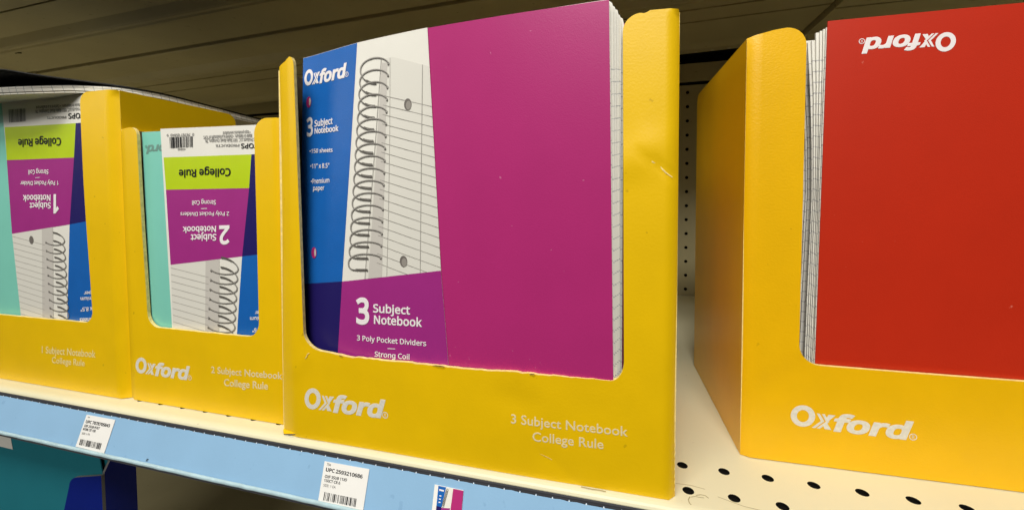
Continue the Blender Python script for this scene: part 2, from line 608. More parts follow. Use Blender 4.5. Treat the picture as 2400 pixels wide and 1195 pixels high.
def upper_section(x0, x1, label, tilt):
    t = thing('store_shelf', label, 'shelf', ((x0 + x1) / 2, 0.25, 0.425))
    prof = [(.010, .470), (.010, .422), (.014, .418), (.030, .418), (.034, .425), (.0745, .425), (.0747, .428), (.0765, .428), (.0767, .4245),
            (.122, .4245), (.131, .4165), (.1335, .4150), (.1375, .4150), (.1395, .4175), (.1425, .4150), (.147, .4150), (.1490, .4165), (.1560, .4250),
            (.228, .4250), (.2282, .4290), (.2305, .4290), (.2310, .4215), (.2340, .4205), (.292, .4225), (.301, .4155), (.3035, .4142), (.3070, .4142), (.3085, .4160), (.3105, .4142), (.3130, .4142), (.3150, .4155), (.3210, .4250),
            (.355, .4250), (.3552, .4280), (.3570, .4280), (.3572, .4240), (.3960, .4240), (.3962, .4285), (.3990, .4285), (.3992, .4235), (.490, .4235), (.505, .4190), (.5235, .4190), (.5237, .4400), (YB - .0015, .4400)]
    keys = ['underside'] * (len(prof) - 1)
    for i, (p, q) in enumerate(zip(prof, prof[1:])):
        if abs(p[1] - q[1]) < 1e-6 and p[1] in (.428, .429, .4285, .440):
            keys[i] = 'dark_gap'
    mb = MB()
    n = 6
    for k in range(n):
        a, b = x0 + (x1 - x0) * k / n, x0 + (x1 - x0) * (k + 1) / n
        for i in range(len(prof) - 1):
            (y0, z0), (y1, z1) = prof[i], prof[i + 1]
            za, zb_ = tilt(a), tilt(b)
            mb.quad([(a, y0, z0 + za), (b, y0, z0 + zb_), (b, y1, z1 + zb_), (a, y1, z1 + za)], keys[i])
    for a in (x0, x1):
        z = tilt(a)
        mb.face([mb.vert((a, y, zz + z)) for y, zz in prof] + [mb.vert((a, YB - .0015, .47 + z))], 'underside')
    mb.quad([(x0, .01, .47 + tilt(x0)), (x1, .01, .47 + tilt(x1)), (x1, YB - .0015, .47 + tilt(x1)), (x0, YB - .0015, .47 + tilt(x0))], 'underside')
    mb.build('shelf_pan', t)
    if x0 < 0 < x1:
        for x, y, r in ((.1156, .512, .0013), (.1417, .5125, .0018), (.1677, .5120, .0020), (.1930, .5125, .0015)):  # light coming through holes near the back, painted as pale discs
            z = .4172 + tilt(x) - .0004 + .0012
            c = MB()
            c.face([c.vert((x + r * 1.6 * math.cos(k * math.pi / 4), y + r * math.sin(k * math.pi / 4), z - .0012)) for k in range(8)], 'light_spot')
            c.build('painted_light_spot', t)
        for x, y in ((-.93, .163), (-.50, .24), (-.815, .305)):
            c = MB()
            c.tube([(x, y, .4242 + tilt(x)), (x + .006, y - .001, .4238 + tilt(x)), (x + .010, y + .002, .4242 + tilt(x))], .0009, 'dark_gap', 6)
            c.build('dark_drip', t)
    return t


upper_section(-1.018, 0.268, 'cream steel upper shelf seen from below, spanning over the big magenta notebook', lambda x: .026 * (x + .45))
upper_section(0.272, X1, 'cream steel upper shelf seen from below, over the red notebook', lambda x: .012)
upper_section(X0, -1.022, 'cream steel upper shelf seen from below, past the seam above the mint notebooks', lambda x: -.014)

# ------------------------------------------------------------------ main shelf
TILT = math.radians(22)
SY, SZ = -0.0195, -0.0085


def strip_map(x, s, d):
    """Face of the price strip: s runs up the tilted face, d goes in behind it."""
    return (x, SY + s * math.sin(TILT) + d * math.cos(TILT), SZ + s * math.cos(TILT) + d * math.sin(TILT) * -1)


shelf = thing('store_shelf', 'cream perforated steel shelf carrying the yellow display cartons, with a pale blue price strip', 'shelf', (0, 0.25, -0.02))
mb = MB()
cx = [0.0562 + k * PITCH_IN for k in range(-42, 40)]
cells(mb, cx, [-0.0007], PITCH_IN / 2, 0.01225, 0.0034, lambda a, b, d: (a, b, -d), 'cream', 0.0016)
cells(mb, cx, [0.0238], PITCH_IN / 2, 0.01225, 0.0034, lambda a, b, d: (a, b, -d), 'cream', 0.0016)
ya, yb = -0.0007 - 0.01225, 0.0238 + 0.01225
xa, xb = cx[0] - PITCH_IN / 2, cx[-1] + PITCH_IN / 2
for a, b in ((X0, xa), (xb, X1)):
    mb.quad([(a, ya, 0), (b, ya, 0), (b, yb, 0), (a, yb, 0)], 'cream')
mb.quad([(X0, yb, 0), (X1, yb, 0), (X1, YB - .001, 0), (X0, YB - .001, 0)], 'cream')
# underside and closed body so that the holes look into a dark cavity
mb.quad([(X0, ya, -.034), (X1, ya, -.034), (X1, YB - .001, -.034), (X0, YB - .001, -.034)], 'cream_shaded')
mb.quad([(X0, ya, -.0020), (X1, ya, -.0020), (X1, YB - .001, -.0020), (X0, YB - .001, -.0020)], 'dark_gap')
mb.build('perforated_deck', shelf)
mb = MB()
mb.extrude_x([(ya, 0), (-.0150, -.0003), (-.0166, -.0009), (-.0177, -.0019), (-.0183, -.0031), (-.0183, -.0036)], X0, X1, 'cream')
mb.quad([(X0, -.0175, -.0036), (X1, -.0175, -.0036), (X1, -.0175, -.034), (X0, -.0175, -.034)], 'cream_shaded')
mb.quad([(X0, ya, -.0021), (X1, ya, -.0021), (X1, ya, -.034), (X0, ya, -.034)], 'dark_gap')
lipo = mb.build('front_lip', shelf)
mb = MB()
prof = [(-.0176, -.0037), (-.0181, -.0041), (-.0186, -.0042), (-.0188, -.0048), (-.0184, -.0050), (-.0187, -.0075)]
mb.extrude_x(prof, X0, X1, 'channel')
p1, p2 = strip_map(0, -.0010, .0008), strip_map(0, -.0300, .0008)
mb.extrude_x([(-.0187, -.0075), p1[1:], p2[1:], (p2[1] + .004, p2[2] - .001), (-.0177, -.031)], X0, X1, 'channel')
# milky curled lip that holds the bottom edge of the paper
rng = random.Random(3)
xs = [X0 + (X1 - X0) * i / 420 for i in range(421)]
lipp = [(-.0252, -.0010), (-.0255, -.0018), (-.0264, -.0021), (-.0276, -.0019), (-.0282, -.0012), (-.0284, .0006)]
rows = []
for x in xs:
    j = rng.uniform(-.00013, .00013)
    rows.append([mb.vert(strip_map(x, s + j * (0.6 if k < 3 else 1.0), d + j * .5)) for k, (s, d) in enumerate(lipp)])
for a, b in zip(rows, rows[1:]):
    for k in range(len(lipp) - 1):
        mb.face([a[k], b[k], b[k + 1], a[k + 1]], 'lip_clear', True)
mb.build('price_channel', shelf)
mb = MB()
# the blue paper: sawtooth torn top edge
pts = [(X0, -.0270)]
pts += [(X1, -.0270), (X1, 0.0018)]
top = []
x = X0 + .004
k = 0
while x < X1 - .01:
    w_ = .0104
    top += [(x, .0017), (x + .0006, .0028 if k % 1 == 0 else .002), (x + .0012, .0017), (x + w_ * .5, .0019 + .0002 * math.sin(k * 1.7))]
    x += w_
    k += 1
mb2 = MB()
poly = [(X0, -.0270), (X1, -.0270), (X1, .0017)] + top[::-1] + [(X0, .0017)]
S0 = mb
for i in range(len(top) - 1):
    a, b = top[i], top[i + 1]
    mb.quad([strip_map(a[0], -.0270, 0), strip_map(b[0], -.0270, 0), strip_map(b[0], b[1], 0), strip_map(a[0], a[1], 0)], 'strip')
for i in range(len(top) // 4):
    a = top[4 * i]
    mb.flat([(a[0] + .0001, a[1] - .0001), (a[0] + .0011, a[1] - .0001), (a[0] + .0006, a[1] + .0009)], strip_map, -.00015, 'strip_edge')
# printed tick on the strip
for p in (((-.3803, -.0228), (-.3796, -.0228), (-.3799, -.0248), (-.3806, -.0248)), ((-.3790, -.0229), (-.3784, -.0229), (-.3788, -.0246), (-.3791, -.0246)), ((-.3803, -.0228), (-.3787, -.0228), (-.3788, -.0232), (-.3803, -.0232))):
    mb.flat(p, strip_map, -.0002 - .00002 * p[0][0], 'ink')
mb.build('price_strip', shelf)
# scuffs and pencil marks on the enamel
flat_map = lambda a, b, d: (a, b, d)
for i, (pts_, w_) in enumerate((([(.0310, -.0060), (.0296, -.0088), (.0298, -.0115), (.0306, -.0128)], .0006), ([(.0345, -.0040), (.0375, -.0026), (.0400, -.0028), (.0415, -.0046)], .0006),
                                ([(.0315, -.0062), (.0340, -.0050), (.0362, -.0052), (.0390, -.0050)], .0005), ([(.0240, .0040), (.0330, .0045), (.0410, .0030)], .0004),
                                ([(.047, -.002), (.060, -.0065), (.078, -.0085)], .0004), ([(-.0330, -.0139), (-.0270, -.0142), (-.0215, -.0140), (-.0180, -.0143)], .0009))):
    mb = MB()
    mb.ribbon(pts_, w_, flat_map, .0001 + .00001 * i, 'pencil')
    mb.build('pencil_mark', shelf)
mb = MB()
fl = lambda a, b, d: (a, -.0150 - .0019 * b, -.0003 - .0010 * b + .00012)
mb.ribbon([(-.034, .85), (-.028, .98), (-.0215, 1.0), (-.0185, .9)], .35, fl, 0, 'scuff')
mb.build('dark_scuff', shelf)

# price tags stuck on the strip


def shelf_tag(label, quad, texts, bq, seed):
    c = quad[0]
    t = thing('shelf_tag', label, 'price tag', strip_map(c[0], c[1], 0), 0, 'price tags on the blue strip')
    mb = MB()
    fm = strip_map
    mb.sheet(quad, fm, .00025, 'tag', .02, d0=-.0006, smooth=False)
    for body, A, B, T, wt, key in texts:
        write(mb, body, A, B, T, fm, -.0007, key, 'sans', wt)
    barcode(mb, bq, fm, -.0007, 'ink', seed, 26)
    mb.build('printed_paper', t)
    return t


shelf_tag('white price tag with bold code line 2593210686, stuck below the big magenta notebook', [(-.2160, -.0013), (-.1791, -.0010), (-.1783, -.0262), (-.2145, -.0262)], [
    ('794', (-0.2136, -0.0036), (-0.2102, -0.0036), (-0.2136, -0.0021), .008, 'ink_grey'),
    ('UPC 2593210686', (-0.2134, -0.0071), (-0.1832, -0.0072), (-0.2135, -0.0050), .030, 'ink'),
    ('OXF 3SUB 11X9', (-0.2131, -0.0111), (-0.1950, -0.0108), (-0.2131, -0.0094), .020, 'ink'),
    ('150CT CR 6', (-0.2130, -0.0135), (-0.1998, -0.0134), (-0.2130, -0.0119), .020, 'ink'),
    ('SIZE: 1 EA', (-0.2129, -0.0163), (-0.2028, -0.0162), (-0.2129, -0.0149), .008, 'ink_grey')],
    [(-.2108, -.0196), (-.1845, -.0195), (-.1842, -.0243), (-.2106, -.0245)], 5)
shelf_tag('white price tag with bold code line 7878705843, stuck below the smaller mint notebook', [(-.4637, -.0003), (-.4285, -.0002), (-.4272, -.0255), (-.4622, -.0250)], [
    ('794', (-0.4611, -0.0024), (-0.4585, -0.0025), (-0.4612, -0.0014), .008, 'ink_grey'),
    ('UPC 7878705843', (-0.4612, -0.0065), (-0.4318, -0.0063), (-0.4614, -0.0043), .030, 'ink'),
    ('OXF 2SUB POLY', (-0.4612, -0.0096), (-0.4423, -0.0093), (-0.4613, -0.0078), .022, 'ink'),
    ('NTBK CR 100', (-0.4611, -0.0121), (-0.4457, -0.0119), (-0.4612, -0.0104), .022, 'ink'),
    ('SIZE: 1 EA', (-0.4608, -0.0152), (-0.4509, -0.0150), (-0.4609, -0.0138), .008, 'ink_grey')],
    [(-.4594, -.0188), (-.4335, -.0188), (-.4328, -.0234), (-.4589, -.0232)], 9)

t = thing('picture_tag', 'tiny picture tag of a magenta notebook stuck on the blue price strip', 'price tag', strip_map(-.12, -.003, 0))
mb = MB()
fm = strip_map
mb.sheet([(-.1290, -.0026), (-.1084, -.0028), (-.1078, -.0262), (-.1284, -.0262)], fm, .00025, 'tag', .02, d0=-.0006, smooth=False)
mb.flat([(-.1262, -.0029), (-.1206, -.0030), (-.1222, -.0144), (-.1258, -.0142)], fm, -.0007, 'lab_blue')
mb.flat([(-.1206, -.0030), (-.1156, -.0030), (-.1162, -.0140), (-.1222, -.0147)], fm, -.0007, 'lab_white')
mb.flat([(-.1156, -.0030), (-.1084, -.0030), (-.1078, -.0260), (-.1160, -.0260)], fm, -.0007, 'magenta')
mb.flat([(-.1258, -.0142), (-.1222, -.0144), (-.1226, -.0260), (-.1256, -.0260)], fm, -.0007, 'lab_navy')
mb.flat([(-.1222, -.0147), (-.1162, -.0140), (-.1160, -.0260), (-.1226, -.0260)], fm, -.0007, 'lab_purple')
for i in range(11):
    z = -.0045 - i * .0009
    mb.ring((-.1196 - i * .00016, z), .0009, .0006, fm, -.0008 - i * 1e-5, 'coil_dark', 10)
mb.flat([(-.1252, -.0046), (-.1218, -.0047), (-.1219, -.0056), (-.1252, -.0055)], fm, -.0008, 'lab_text')
for i in range(3):
    mb.flat([(-.1246, -.0080 - .0018 * i), (-.1232, -.0080 - .0018 * i), (-.1232, -.0086 - .0018 * i), (-.1246, -.0086 - .0018 * i)], fm, -.0008, 'lab_text')
mb.flat([(-.1206, -.0163), (-.1186, -.0163), (-.1186, -.0185), (-.1206, -.0185)], fm, -.0008, 'lab_text')
mb.build('printed_paper', t)

# ------------------------------------------------------------------ lower shelf
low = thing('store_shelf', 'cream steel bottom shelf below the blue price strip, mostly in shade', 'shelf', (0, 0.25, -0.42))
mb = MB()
mb.box((X0, -.03, -.44), (X1, YB - .001, -.42), 'cream_shaded')
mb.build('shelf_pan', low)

# ------------------------------------------------------------------ display cartons


def carton(label, name_x, y0, rot, W, H, D, outline, key, printer, fold_l=.0025, fold_r=.0025, warp=None, group='yellow display cartons on the shelf', side_top=None, left_back=None, step=.006, inset=0.0, kname='display_carton', edge='card_edge', ground=0.0, rel=None):
    """outline: front panel in (u, z), u measured from the left front corner. fold radii round the two vertical folds."""
    t = thing(kname, label, 'carton', (name_x, y0, ground), rot, group)
    ca, sa = math.cos(rot), math.sin(rot)
    TH = .0026

    def base(u, yy, z):
        return (name_x + u * ca - yy * sa, y0 + u * sa + yy * ca, z)

    def fm(u, z, d):
        uu, yy = u, d
        if u > W - fold_r:
            a = min(1.0, (u - (W - fold_r)) / fold_r) * math.pi / 2
            uu, yy = W - fold_r + (fold_r - d) * math.sin(a), fold_r - (fold_r - d) * math.cos(a)
        elif warp is None and u < fold_l:
            a = min(1.0, (fold_l - u) / fold_l) * math.pi / 2
            uu, yy = fold_l - (fold_l - d) * math.sin(a), fold_l - (fold_l - d) * math.cos(a)
        if warp:
            du, dy = warp(u, z)
            uu, yy = uu + du, yy + dy
        if rel:
            yy += rel(u, z)
        return base(uu, yy, z)
    f = MB()
    f.sheet(outline, fm, TH, key, step, back='board', edge=edge)
    printer(f, fm)
    f.build('front_panel', t)
    # side panels: thin boards that run back from the folds
    st = side_top or H
    for side in ('left', 'right'):
        s = MB()
        if side == 'right':
            o_, i_, yf = W, W - TH, fold_r
        else:
            o_, i_, yf = 0, TH, fold_l
        def sm(yy, z, d, o_=o_, i_=i_, side=side):
            lean = left_back(z) if (left_back and side == 'left') else 0.0
            bow = .0012 * math.sin(min(1, max(0, yy / D)) * math.pi) * math.sin(z / st * math.pi)
            u = (o_ - d + bow) if side == 'right' else (o_ + d - bow)
            return base(u + lean, yy, z)
        r = .010
        top = st * .968 if (left_back and side == 'left') else st
        if left_back and side == 'left':
            yf = inset
        pl = [(yf, ground + .0005), (D, ground + .0005)] + arc(D - r, top - r, r, 0, 90, 5) + [(yf, top)]
        if side == 'left':
            s.sheet(pl, lambda a, b, d: sm(a, b, TH - d), TH, 'board', .012, back=key, edge=edge)
        else:
            s.sheet(pl, sm, TH, key, .012, back='board', edge=edge)
        s.build('side_panel', t)
    b = MB()
    lb = [(TH + (left_back(0) if left_back else 0), ground + .0005), (W - TH, ground + .0005), (W - TH, st * .80), (TH + (left_back(.2) if left_back else 0), st * .80)]
    b.sheet(lb, lambda u, z, d: base(u, D - TH - .0004 + d, z), TH, 'board', .05, back=key, edge=edge)
    b.build('back_panel', t)
    c = MB()
    e = (left_back(0) if left_back else 0)
    P = [base(TH + e, TH + max(fold_l, fold_r, .009 if warp else 0), ground + .0016), base(W - TH, TH + fold_r, ground + .0016), base(W - TH, D - .004, ground + .0016), base(TH + e, D - .004, ground + .0016)]
    c.quad(P, 'board')
    c.build('base_panel', t)
    return t, fm, base


rng = random.Random(11)


def ragged(a, b, n, amp):
    """A perforated, torn edge between two points."""
    out = []
    for i in range(1, n):
        k = i / n
        out.append((a[0] + (b[0] - a[0]) * k, a[1] + (b[1] - a[1]) * k + rng.uniform(-amp, amp)))
    return out


# --- the big carton of the magenta notebook
BX, BY, BR, BW, BH = -.2472, -.0143, .0062, .2695, .2861


def big_warp(u, z):
    w_ = min(1.0, max(0.0, 1 - u / .02))
    du = .0031 * (z / BH) * w_
    dy = 0.0
    if u < 0:
        ln = -u
        k = 1.0 + .12 * (1 - z / BH)
        du += ln - ln * k * math.cos(math.radians(18))
        dy += ln * math.sin(math.radians(20)) + max(0, ln - .0135) * 1.2
    elif u < .004:
        dy += 0.0
    return du, dy


def seg_dist(p, a, b):
    dx, dy = b[0] - a[0], b[1] - a[1]
    t_ = max(0, min(1, ((p[0] - a[0]) * dx + (p[1] - a[1]) * dy) / (dx * dx + dy * dy)))
    return math.hypot(p[0] - a[0] - t_ * dx, p[1] - a[1] - t_ * dy), t_


def big_relief(u, z):
    x = u + BX
    r = 0.0
    for pts, amp, wd in ((((.0000, .2045), (.0044, .2019), (.0114, .1973), (.0189, .1903)), .0012, .0016),
                         (((-.0634, .0179), (-.0496, .0131), (-.0375, .0013)), .0008, .0016),
                         (((-.0730, .0628), (-.0731, .0432)), .0007, .0016),
                         (((-.0060, .2000), (.0060, .2080)), -.0020, .010),
                         (((-.0800, .0500), (-.0680, .0480)), .0012, .010),
                         (((-.0030, .0560), (-.0010, .0040)), .0004, .0020),
                         (((-.2470, .0520), (-.2350, .0640)), -.0008, .0040)):
        for a, b in zip(pts, pts[1:]):
            d_, _ = seg_dist((x, z), a, b)
            if d_ < 4 * wd:
                r += amp * math.exp(-(d_ / wd) ** 2) * .6
    r += .0007 * math.sin(x * 31 + 1.0) * math.sin(z * 22 + .4)
    return r


X = lambda x, z: (x - BX, z)
big_out = [(-.0142, .0005), (BW, .0002)] + [(BW, BH - .002), (BW - .002, BH)]
big_out += [(.2530, BH + .0004), (.2512, BH - .0006), (.2496, .2852), (.2478, .2856)] + arc(.2478, .2757, .0099, 95, 180, 7)
big_out += [(.2395, .0806)] + arc(.2315, .0806, .0080, 0, -90, 7, .0122)[1:]
big_out += ragged((.2315, .0684), (.1700, .0678), 18, .00035) + ragged((.1700, .0676), (.1280, .0664), 12, .00035) + ragged((.1280, .0664), (.0480, .0656), 24, .00035) + ragged((.0480, .0657), (.0300, .0672), 5, .00025)
big_out += arc(.0270, .0822, .0176, 270, 180, 8, .0145)
big_out += [(.0052, .2770), (.0046, .2800), (.0030, .2825), (.0008, .2832), (-.0012, .2820), (-.0020, .2822), (-.0040, .2808), (-.0142, .2785)]


def big_print(f, fm):
    d = -.00013
    X2 = lambda p: (p[0] - BX, p[1])
    wordmark(f, X2((-0.2379, 0.0235)), X2((-0.1744, 0.0248)), X2((-0.2376, 0.0393)), fm, d, 'print')
    write(f, '3 Subject Notebook', X2((-0.0779, 0.0342)), X2((-0.0052, 0.0353)), X2((-0.0779, 0.0400)), fm, d, 'print_thin', 'gill', .010)
    write(f, 'College Rule', X2((-0.0638, 0.0245)), X2((-0.0195, 0.0255)), X2((-0.0638, 0.0303)), fm, d, 'print_thin', 'gill', .010)
    # crushed flap at the bottom left corner, resting on the shelf
    f.face([f.vert(p) for p in ((-.2465, -.0146, .0030), (-.2580, -.0140, .0008), (-.2622, -.0104, .0014), (-.2600, -.0070, .0050))], 'card')
    f.face([f.vert(p) for p in ((-.2600, -.0070, .0042), (-.2622, -.0104, .0006), (-.2580, -.0140, .0001), (-.2465, -.0146, .0022))], 'board')
    # lifted bits of torn paper along the perforation
    for x, z, l in ((-.1285, .0663, .010), (-.064, .0676, .004), (-.2055, .0658, .003)):
        P = [fm(x - BX - l / 2, z - .0002, -.0002), fm(x - BX + l / 2, z - .0002, -.0002), fm(x - BX + l * .4, z + .0012, -.0016), fm(x - BX - l * .2, z + .0010, -.0013)]
        f.face([f.vert(p) for p in P], 'card_edge')
    f.ribbon([(x - BX, z) for x, z in ((-.2322, .0660), (-.2338, .0652), (-.2345, .0632), (-.2360, .0618))], .0005, fm, -.0004, 'card_edge')
    f.ribbon([(x - BX, z) for x, z in ((.0048, .2018), (.0080, .1996), (.0110, .1978), (.0150, .1935), (.0182, .1908))], .0007, fm, -.0004, 'card_edge', lambda k: .4 + .9 * math.sin(k * math.pi))
    f.ribbon([(x - BX, z) for x, z in ((-.0590, .0166), (-.0540, .0150), (-.0500, .0130))], .0004, fm, -.0004, 'card_edge', lambda k: .3 + math.sin(k * math.pi))


carton('yellow display carton with a chamfered left edge and torn window, holding the magenta notebook', BX, BY, BR, BW, BH, .135, big_out, 'card', big_print,
       fold_r=.0046, fold_l=.0, warp=big_warp, rel=big_relief, left_back=lambda z: -.0158 + .0046 * (z / BH), inset=.0055, step=.0042, side_top=BH - .001)

# --- carton of the red notebook
RX, RY, RR, RW, RH = .0712, .0430, .0284, .2850, .2850
red_out = [(0, .0006), (RW, .0006), (RW, RH)] + [(RW - .0225, .2890)] + arc(RW - .0225, .2770, .0115, 90, 180, 6, .0120)[1:]
red_out += arc(RW - .0466, .0812, .0126, 0, -90, 6, .0130) + arc(.0466, .0812, .0126, 270, 180, 6, .0130)
red_out += arc(.0225, .2770, .0117, 0, 90, 7, .0120) + [(.0150, .2882), (0, RH)]


def red_print(f, fm):
    c = math.cos(RR)
    X2 = lambda p: ((p[0] - RX) / c, p[1])
    wordmark(f, X2((0.1010, 0.0263)), X2((0.1652, 0.0257)), X2((0.1008, 0.0407)), fm, -.00013, 'print')
    write(f, '5 Subject Notebook', (.1700, .0345), (.2420, .0345), (.1700, .0402), fm, -.00013, 'print_thin', 'gill', .010) if False else None


def red_relief(u, z):
    return .0006 * math.sin(u * 27 + 2) * math.sin(z * 19) + .0010 * math.exp(-(seg_dist((u, z), (.016, .050), (.034, .066))[0] / .004) ** 2)


carton('orange-yellow display carton holding the red notebook, showing its shaded left side', RX, RY, RR, RW, RH, .158, red_out, 'card_orange', red_print, rel=red_relief, step=.006)

# --- carton of the smaller mint notebook
CX2, CY2, CW2, CH2 = -.4380, -.0033, .1742, .2425
c2_out = [(0, .0006), (CW2, .0006), (CW2, CH2)] + arc(.1612, .2305, .0125, 90, 172, 7, .0124)
c2_out += [(.1482, .0830)] + arc(.1367, .0820, .0116, 0, -90, 6, .0130)[1:] + ragged((.1360, .0690), (.0390, .0683), 24, .0002)
c2_out += arc(.0382, .0800, .0125, 270, 180, 6, .0118) + [(.0227, .2340)] + arc(.0150, .2345, .0077, 0, 90, 6, .0085)[1:] + [(0, .2415)]


def c2_print(f, fm):
    X2 = lambda p: (p[0] - CX2, p[1])
    wordmark(f, X2((-0.4291, 0.0255)), X2((-0.3692, 0.0261)), X2((-0.4285, 0.0398)), fm, -.00013, 'print')
    write(f, '2 Subject Notebook', X2((-0.3410, 0.0349)), X2((-0.2686, 0.0372)), X2((-0.3408, 0.0403)), fm, -.00013, 'print_thin', 'gill', .015)
    write(f, 'College Rule', X2((-0.3276, 0.0254)), X2((-0.2828, 0.0274)), X2((-0.3274, 0.0312)), fm, -.00013, 'print_thin', 'gill', .015)


carton('small yellow display carton tucked beside the big carton, holding the smaller mint notebook', CX2, CY2, 0.0, CW2, CH2, .105, c2_out, 'card', c2_print,
       rel=lambda u, z: .0005 * math.sin(u * 40) * math.sin(z * 25), step=.006)

# --- carton of the larger mint notebook, cut by the left edge of the photo
CX1, CY1, CW1, CH1 = -.7080, -.0050, .2692, .2768
c1_out = [(0, .0006), (CW1, .0006), (CW1, CH1 - .001), (CW1 - .001, CH1)] + arc(CW1 - .0335, .2680, .0092, 90, 176, 6, .0088)
c1_out += [(.2288, .0760)] + arc(.2180, .0780, .0108, 0, -90, 6, .0112)[1:] + ragged((.2170, .0668), (.0520, .0660), 24, .0002)
c1_out += arc(.0512, .0780, .0108, 270, 180, 6, .0118) + arc(.0335, .2680, .0080, 0, 90, 6, .0088) + [(0, CH1)]


def c1_print(f, fm):
    X2 = lambda p: (p[0] - CX1, p[1])
    for dz, k in ((0, 'print_worn'),):
        write(f, '1 Subject Notebook', X2((-0.5501, 0.0329)), X2((-0.4773, 0.0350)), X2((-0.5496, 0.0394)), fm, -.00013, k, 'gill', .013)
        write(f, 'College Rule', X2((-0.5367, 0.0243)), X2((-0.4921, 0.0255)), X2((-0.5363, 0.0302)), fm, -.00013, k, 'gill', .013)


carton('yellow display carton with worn white lettering, holding the larger mint notebook', CX1, CY1, 0.0, CW1, CH1, .1166, c1_out, 'card', c1_print, fold_r=.0045,
       rel=lambda u, z: .0006 * math.sin(u * 30 + 1) * math.sin(z * 24), step=.007)

# ------------------------------------------------------------------ notebooks


def pages(mb, polys, surf, d0, th, gap, step=.014, key='page'):
    """Leaves of ruled paper as thin bundles, each with its own outline."""
    d = d0
    for k, poly in enumerate(polys):
        mb.sheet(poly, surf, th, key, step, rule=lambda u, v, k=k: v + .00045 * ((k * 7) % 4), d0=d)
        d += th + gap
    return d


def coil_picture(mb, holes, vecs, fm, d, width):
    """Printed picture of a wire coil: from each hole over the top, round the outside, back under to the page edge."""
    for i, h in enumerate(holes):
        k = i / max(1, len(holes) - 1)
        v = [((a[0] + (b[0] - a[0]) * k), (a[1] + (b[1] - a[1]) * k)) for a, b in zip(*vecs)]
        (x0_, z0_), (x1_, z1_), (x2_, z2_) = v
        B1 = [(0, 0), (x0_ * .45, z0_ * 1.45), (x1_ * 1.02, z0_ * 1.25), (x1_, z1_)]
        B2 = [(x1_, z1_), (x1_ * .985, z1_ + (z1_ - z0_) * .75), (x1_ * .66 + x2_ * .1, z2_ * .97), (x2_, z2_)]
        P = []
        for Bz in (B1, B2):
            for j in range(17):
                if Bz is B2 and j == 0:
                    continue
                t_ = j / 16
                w_ = ((1 - t_) ** 3, 3 * t_ * (1 - t_) ** 2, 3 * t_ * t_ * (1 - t_), t_ ** 3)
                P.append((h[0] + sum(w_[q] * Bz[q][0] for q in range(4)), h[1] + sum(w_[q] * Bz[q][1] for q in range(4))))
        dd = d - i * 6e-6
        mb.ribbon(P, width, fm, dd, 'coil_dark')
        mb.ribbon([(p[0] + x2_ * .02, p[1] - z2_ * .085) for p in P[25:]], width * .6, fm, dd - 1e-6, 'coil_dark')
        mb.ribbon([(p[0] + width * .10, p[1] + width * .16) for p in P[:24]], width * .42, fm, dd - 3e-6, 'coil_light', lambda q: .4 + .6 * math.sin(q * math.pi))
        mb.flat([(h[0] + width * .85 * math.cos(a * math.pi / 5), h[1] - width * .4 + width * 1.15 * math.sin(a * math.pi / 5)) for a in range(10)], fm, dd - 4e-6, 'coil_dark')
        mb.flat([(h[0] - width * .1 + width * .42 * math.cos(a * math.pi / 5), h[1] - width * .1 + width * .55 * math.sin(a * math.pi / 5)) for a in range(10)], fm, dd - 5e-6, 'coil_light')


# --- magenta 3 subject notebook: leans out of its carton at the top right and curls back at the spine


def cov3(x, z):
    s = max(0.0, min(1.0, (z - .02) / .27))
    yt = lerp(x, [-.252, -.225, -.19, -.133, -.075, -.015], [.009, .003, -.0045, -.0135, -.0175, -.0195])
    yb_ = lerp(x, [-.252, -.22, -.19, -.01], [-.0045, -.0075, -.0095, -.0108])
    return yb_ + (yt - yb_) * s ** 1.15


def smooth3(x, z):
    return sum(cov3(x + k * .008, z) * w_ for k, w_ in ((-2, .12), (-1, .23), (0, .30), (1, .23), (2, .12)))


big = lambda x, z, d: (x, smooth3(x, z) + d, z)
nb = thing('notebook', 'magenta poly notebook with a blue and purple 3 subject label, in the big yellow carton', 'notebook', (-.13, -.009, .002), 0, 'notebooks standing in the cartons')
mb = MB()
mb.sheet([(-.2510, .0035), (-.0139 + .0004, .0035), (-.0139, .0691), (-.0170, .2921), (-.1335, .2917), (-.1935, .2914), (-.2300, .2906), (-.2510, .2896)], big, .0007, 'magenta', .011)
mb.build('front_cover', nb)
mb = MB()
polys = []
for k in range(6):
    r_top = -.0164 + k * .0015 + rng.uniform(-.0002, .0002)
    r_bot = -.0137 + k * .0010 + rng.uniform(-.0002, .0002)
    top = .2928 - max(0, k - 1) * .0017 + rng.uniform(-.0003, .0003)
    polys.append([(-.245, .004), (r_bot + .0004, .004), (r_bot, .0691), ((r_top + r_bot) / 2 + rng.uniform(-.0002, .0002), .18), (r_top, top - .0040), (r_top - .0006, top - .0012), (r_top - .0022, top), (-.20, top - .002), (-.245, top - .004)])
dend = pages(mb, polys, big, .00095, .0010, .00090, key='page_margin')
mb.build('page_block', nb)
mb = MB()
mb.sheet([(-.2500, .0035), (-.0080, .0035), (-.0080, .2830), (-.2500, .2830)], big, .0007, 'magenta', .02, d0=dend + .0004)
mb.build('back_cover', nb)

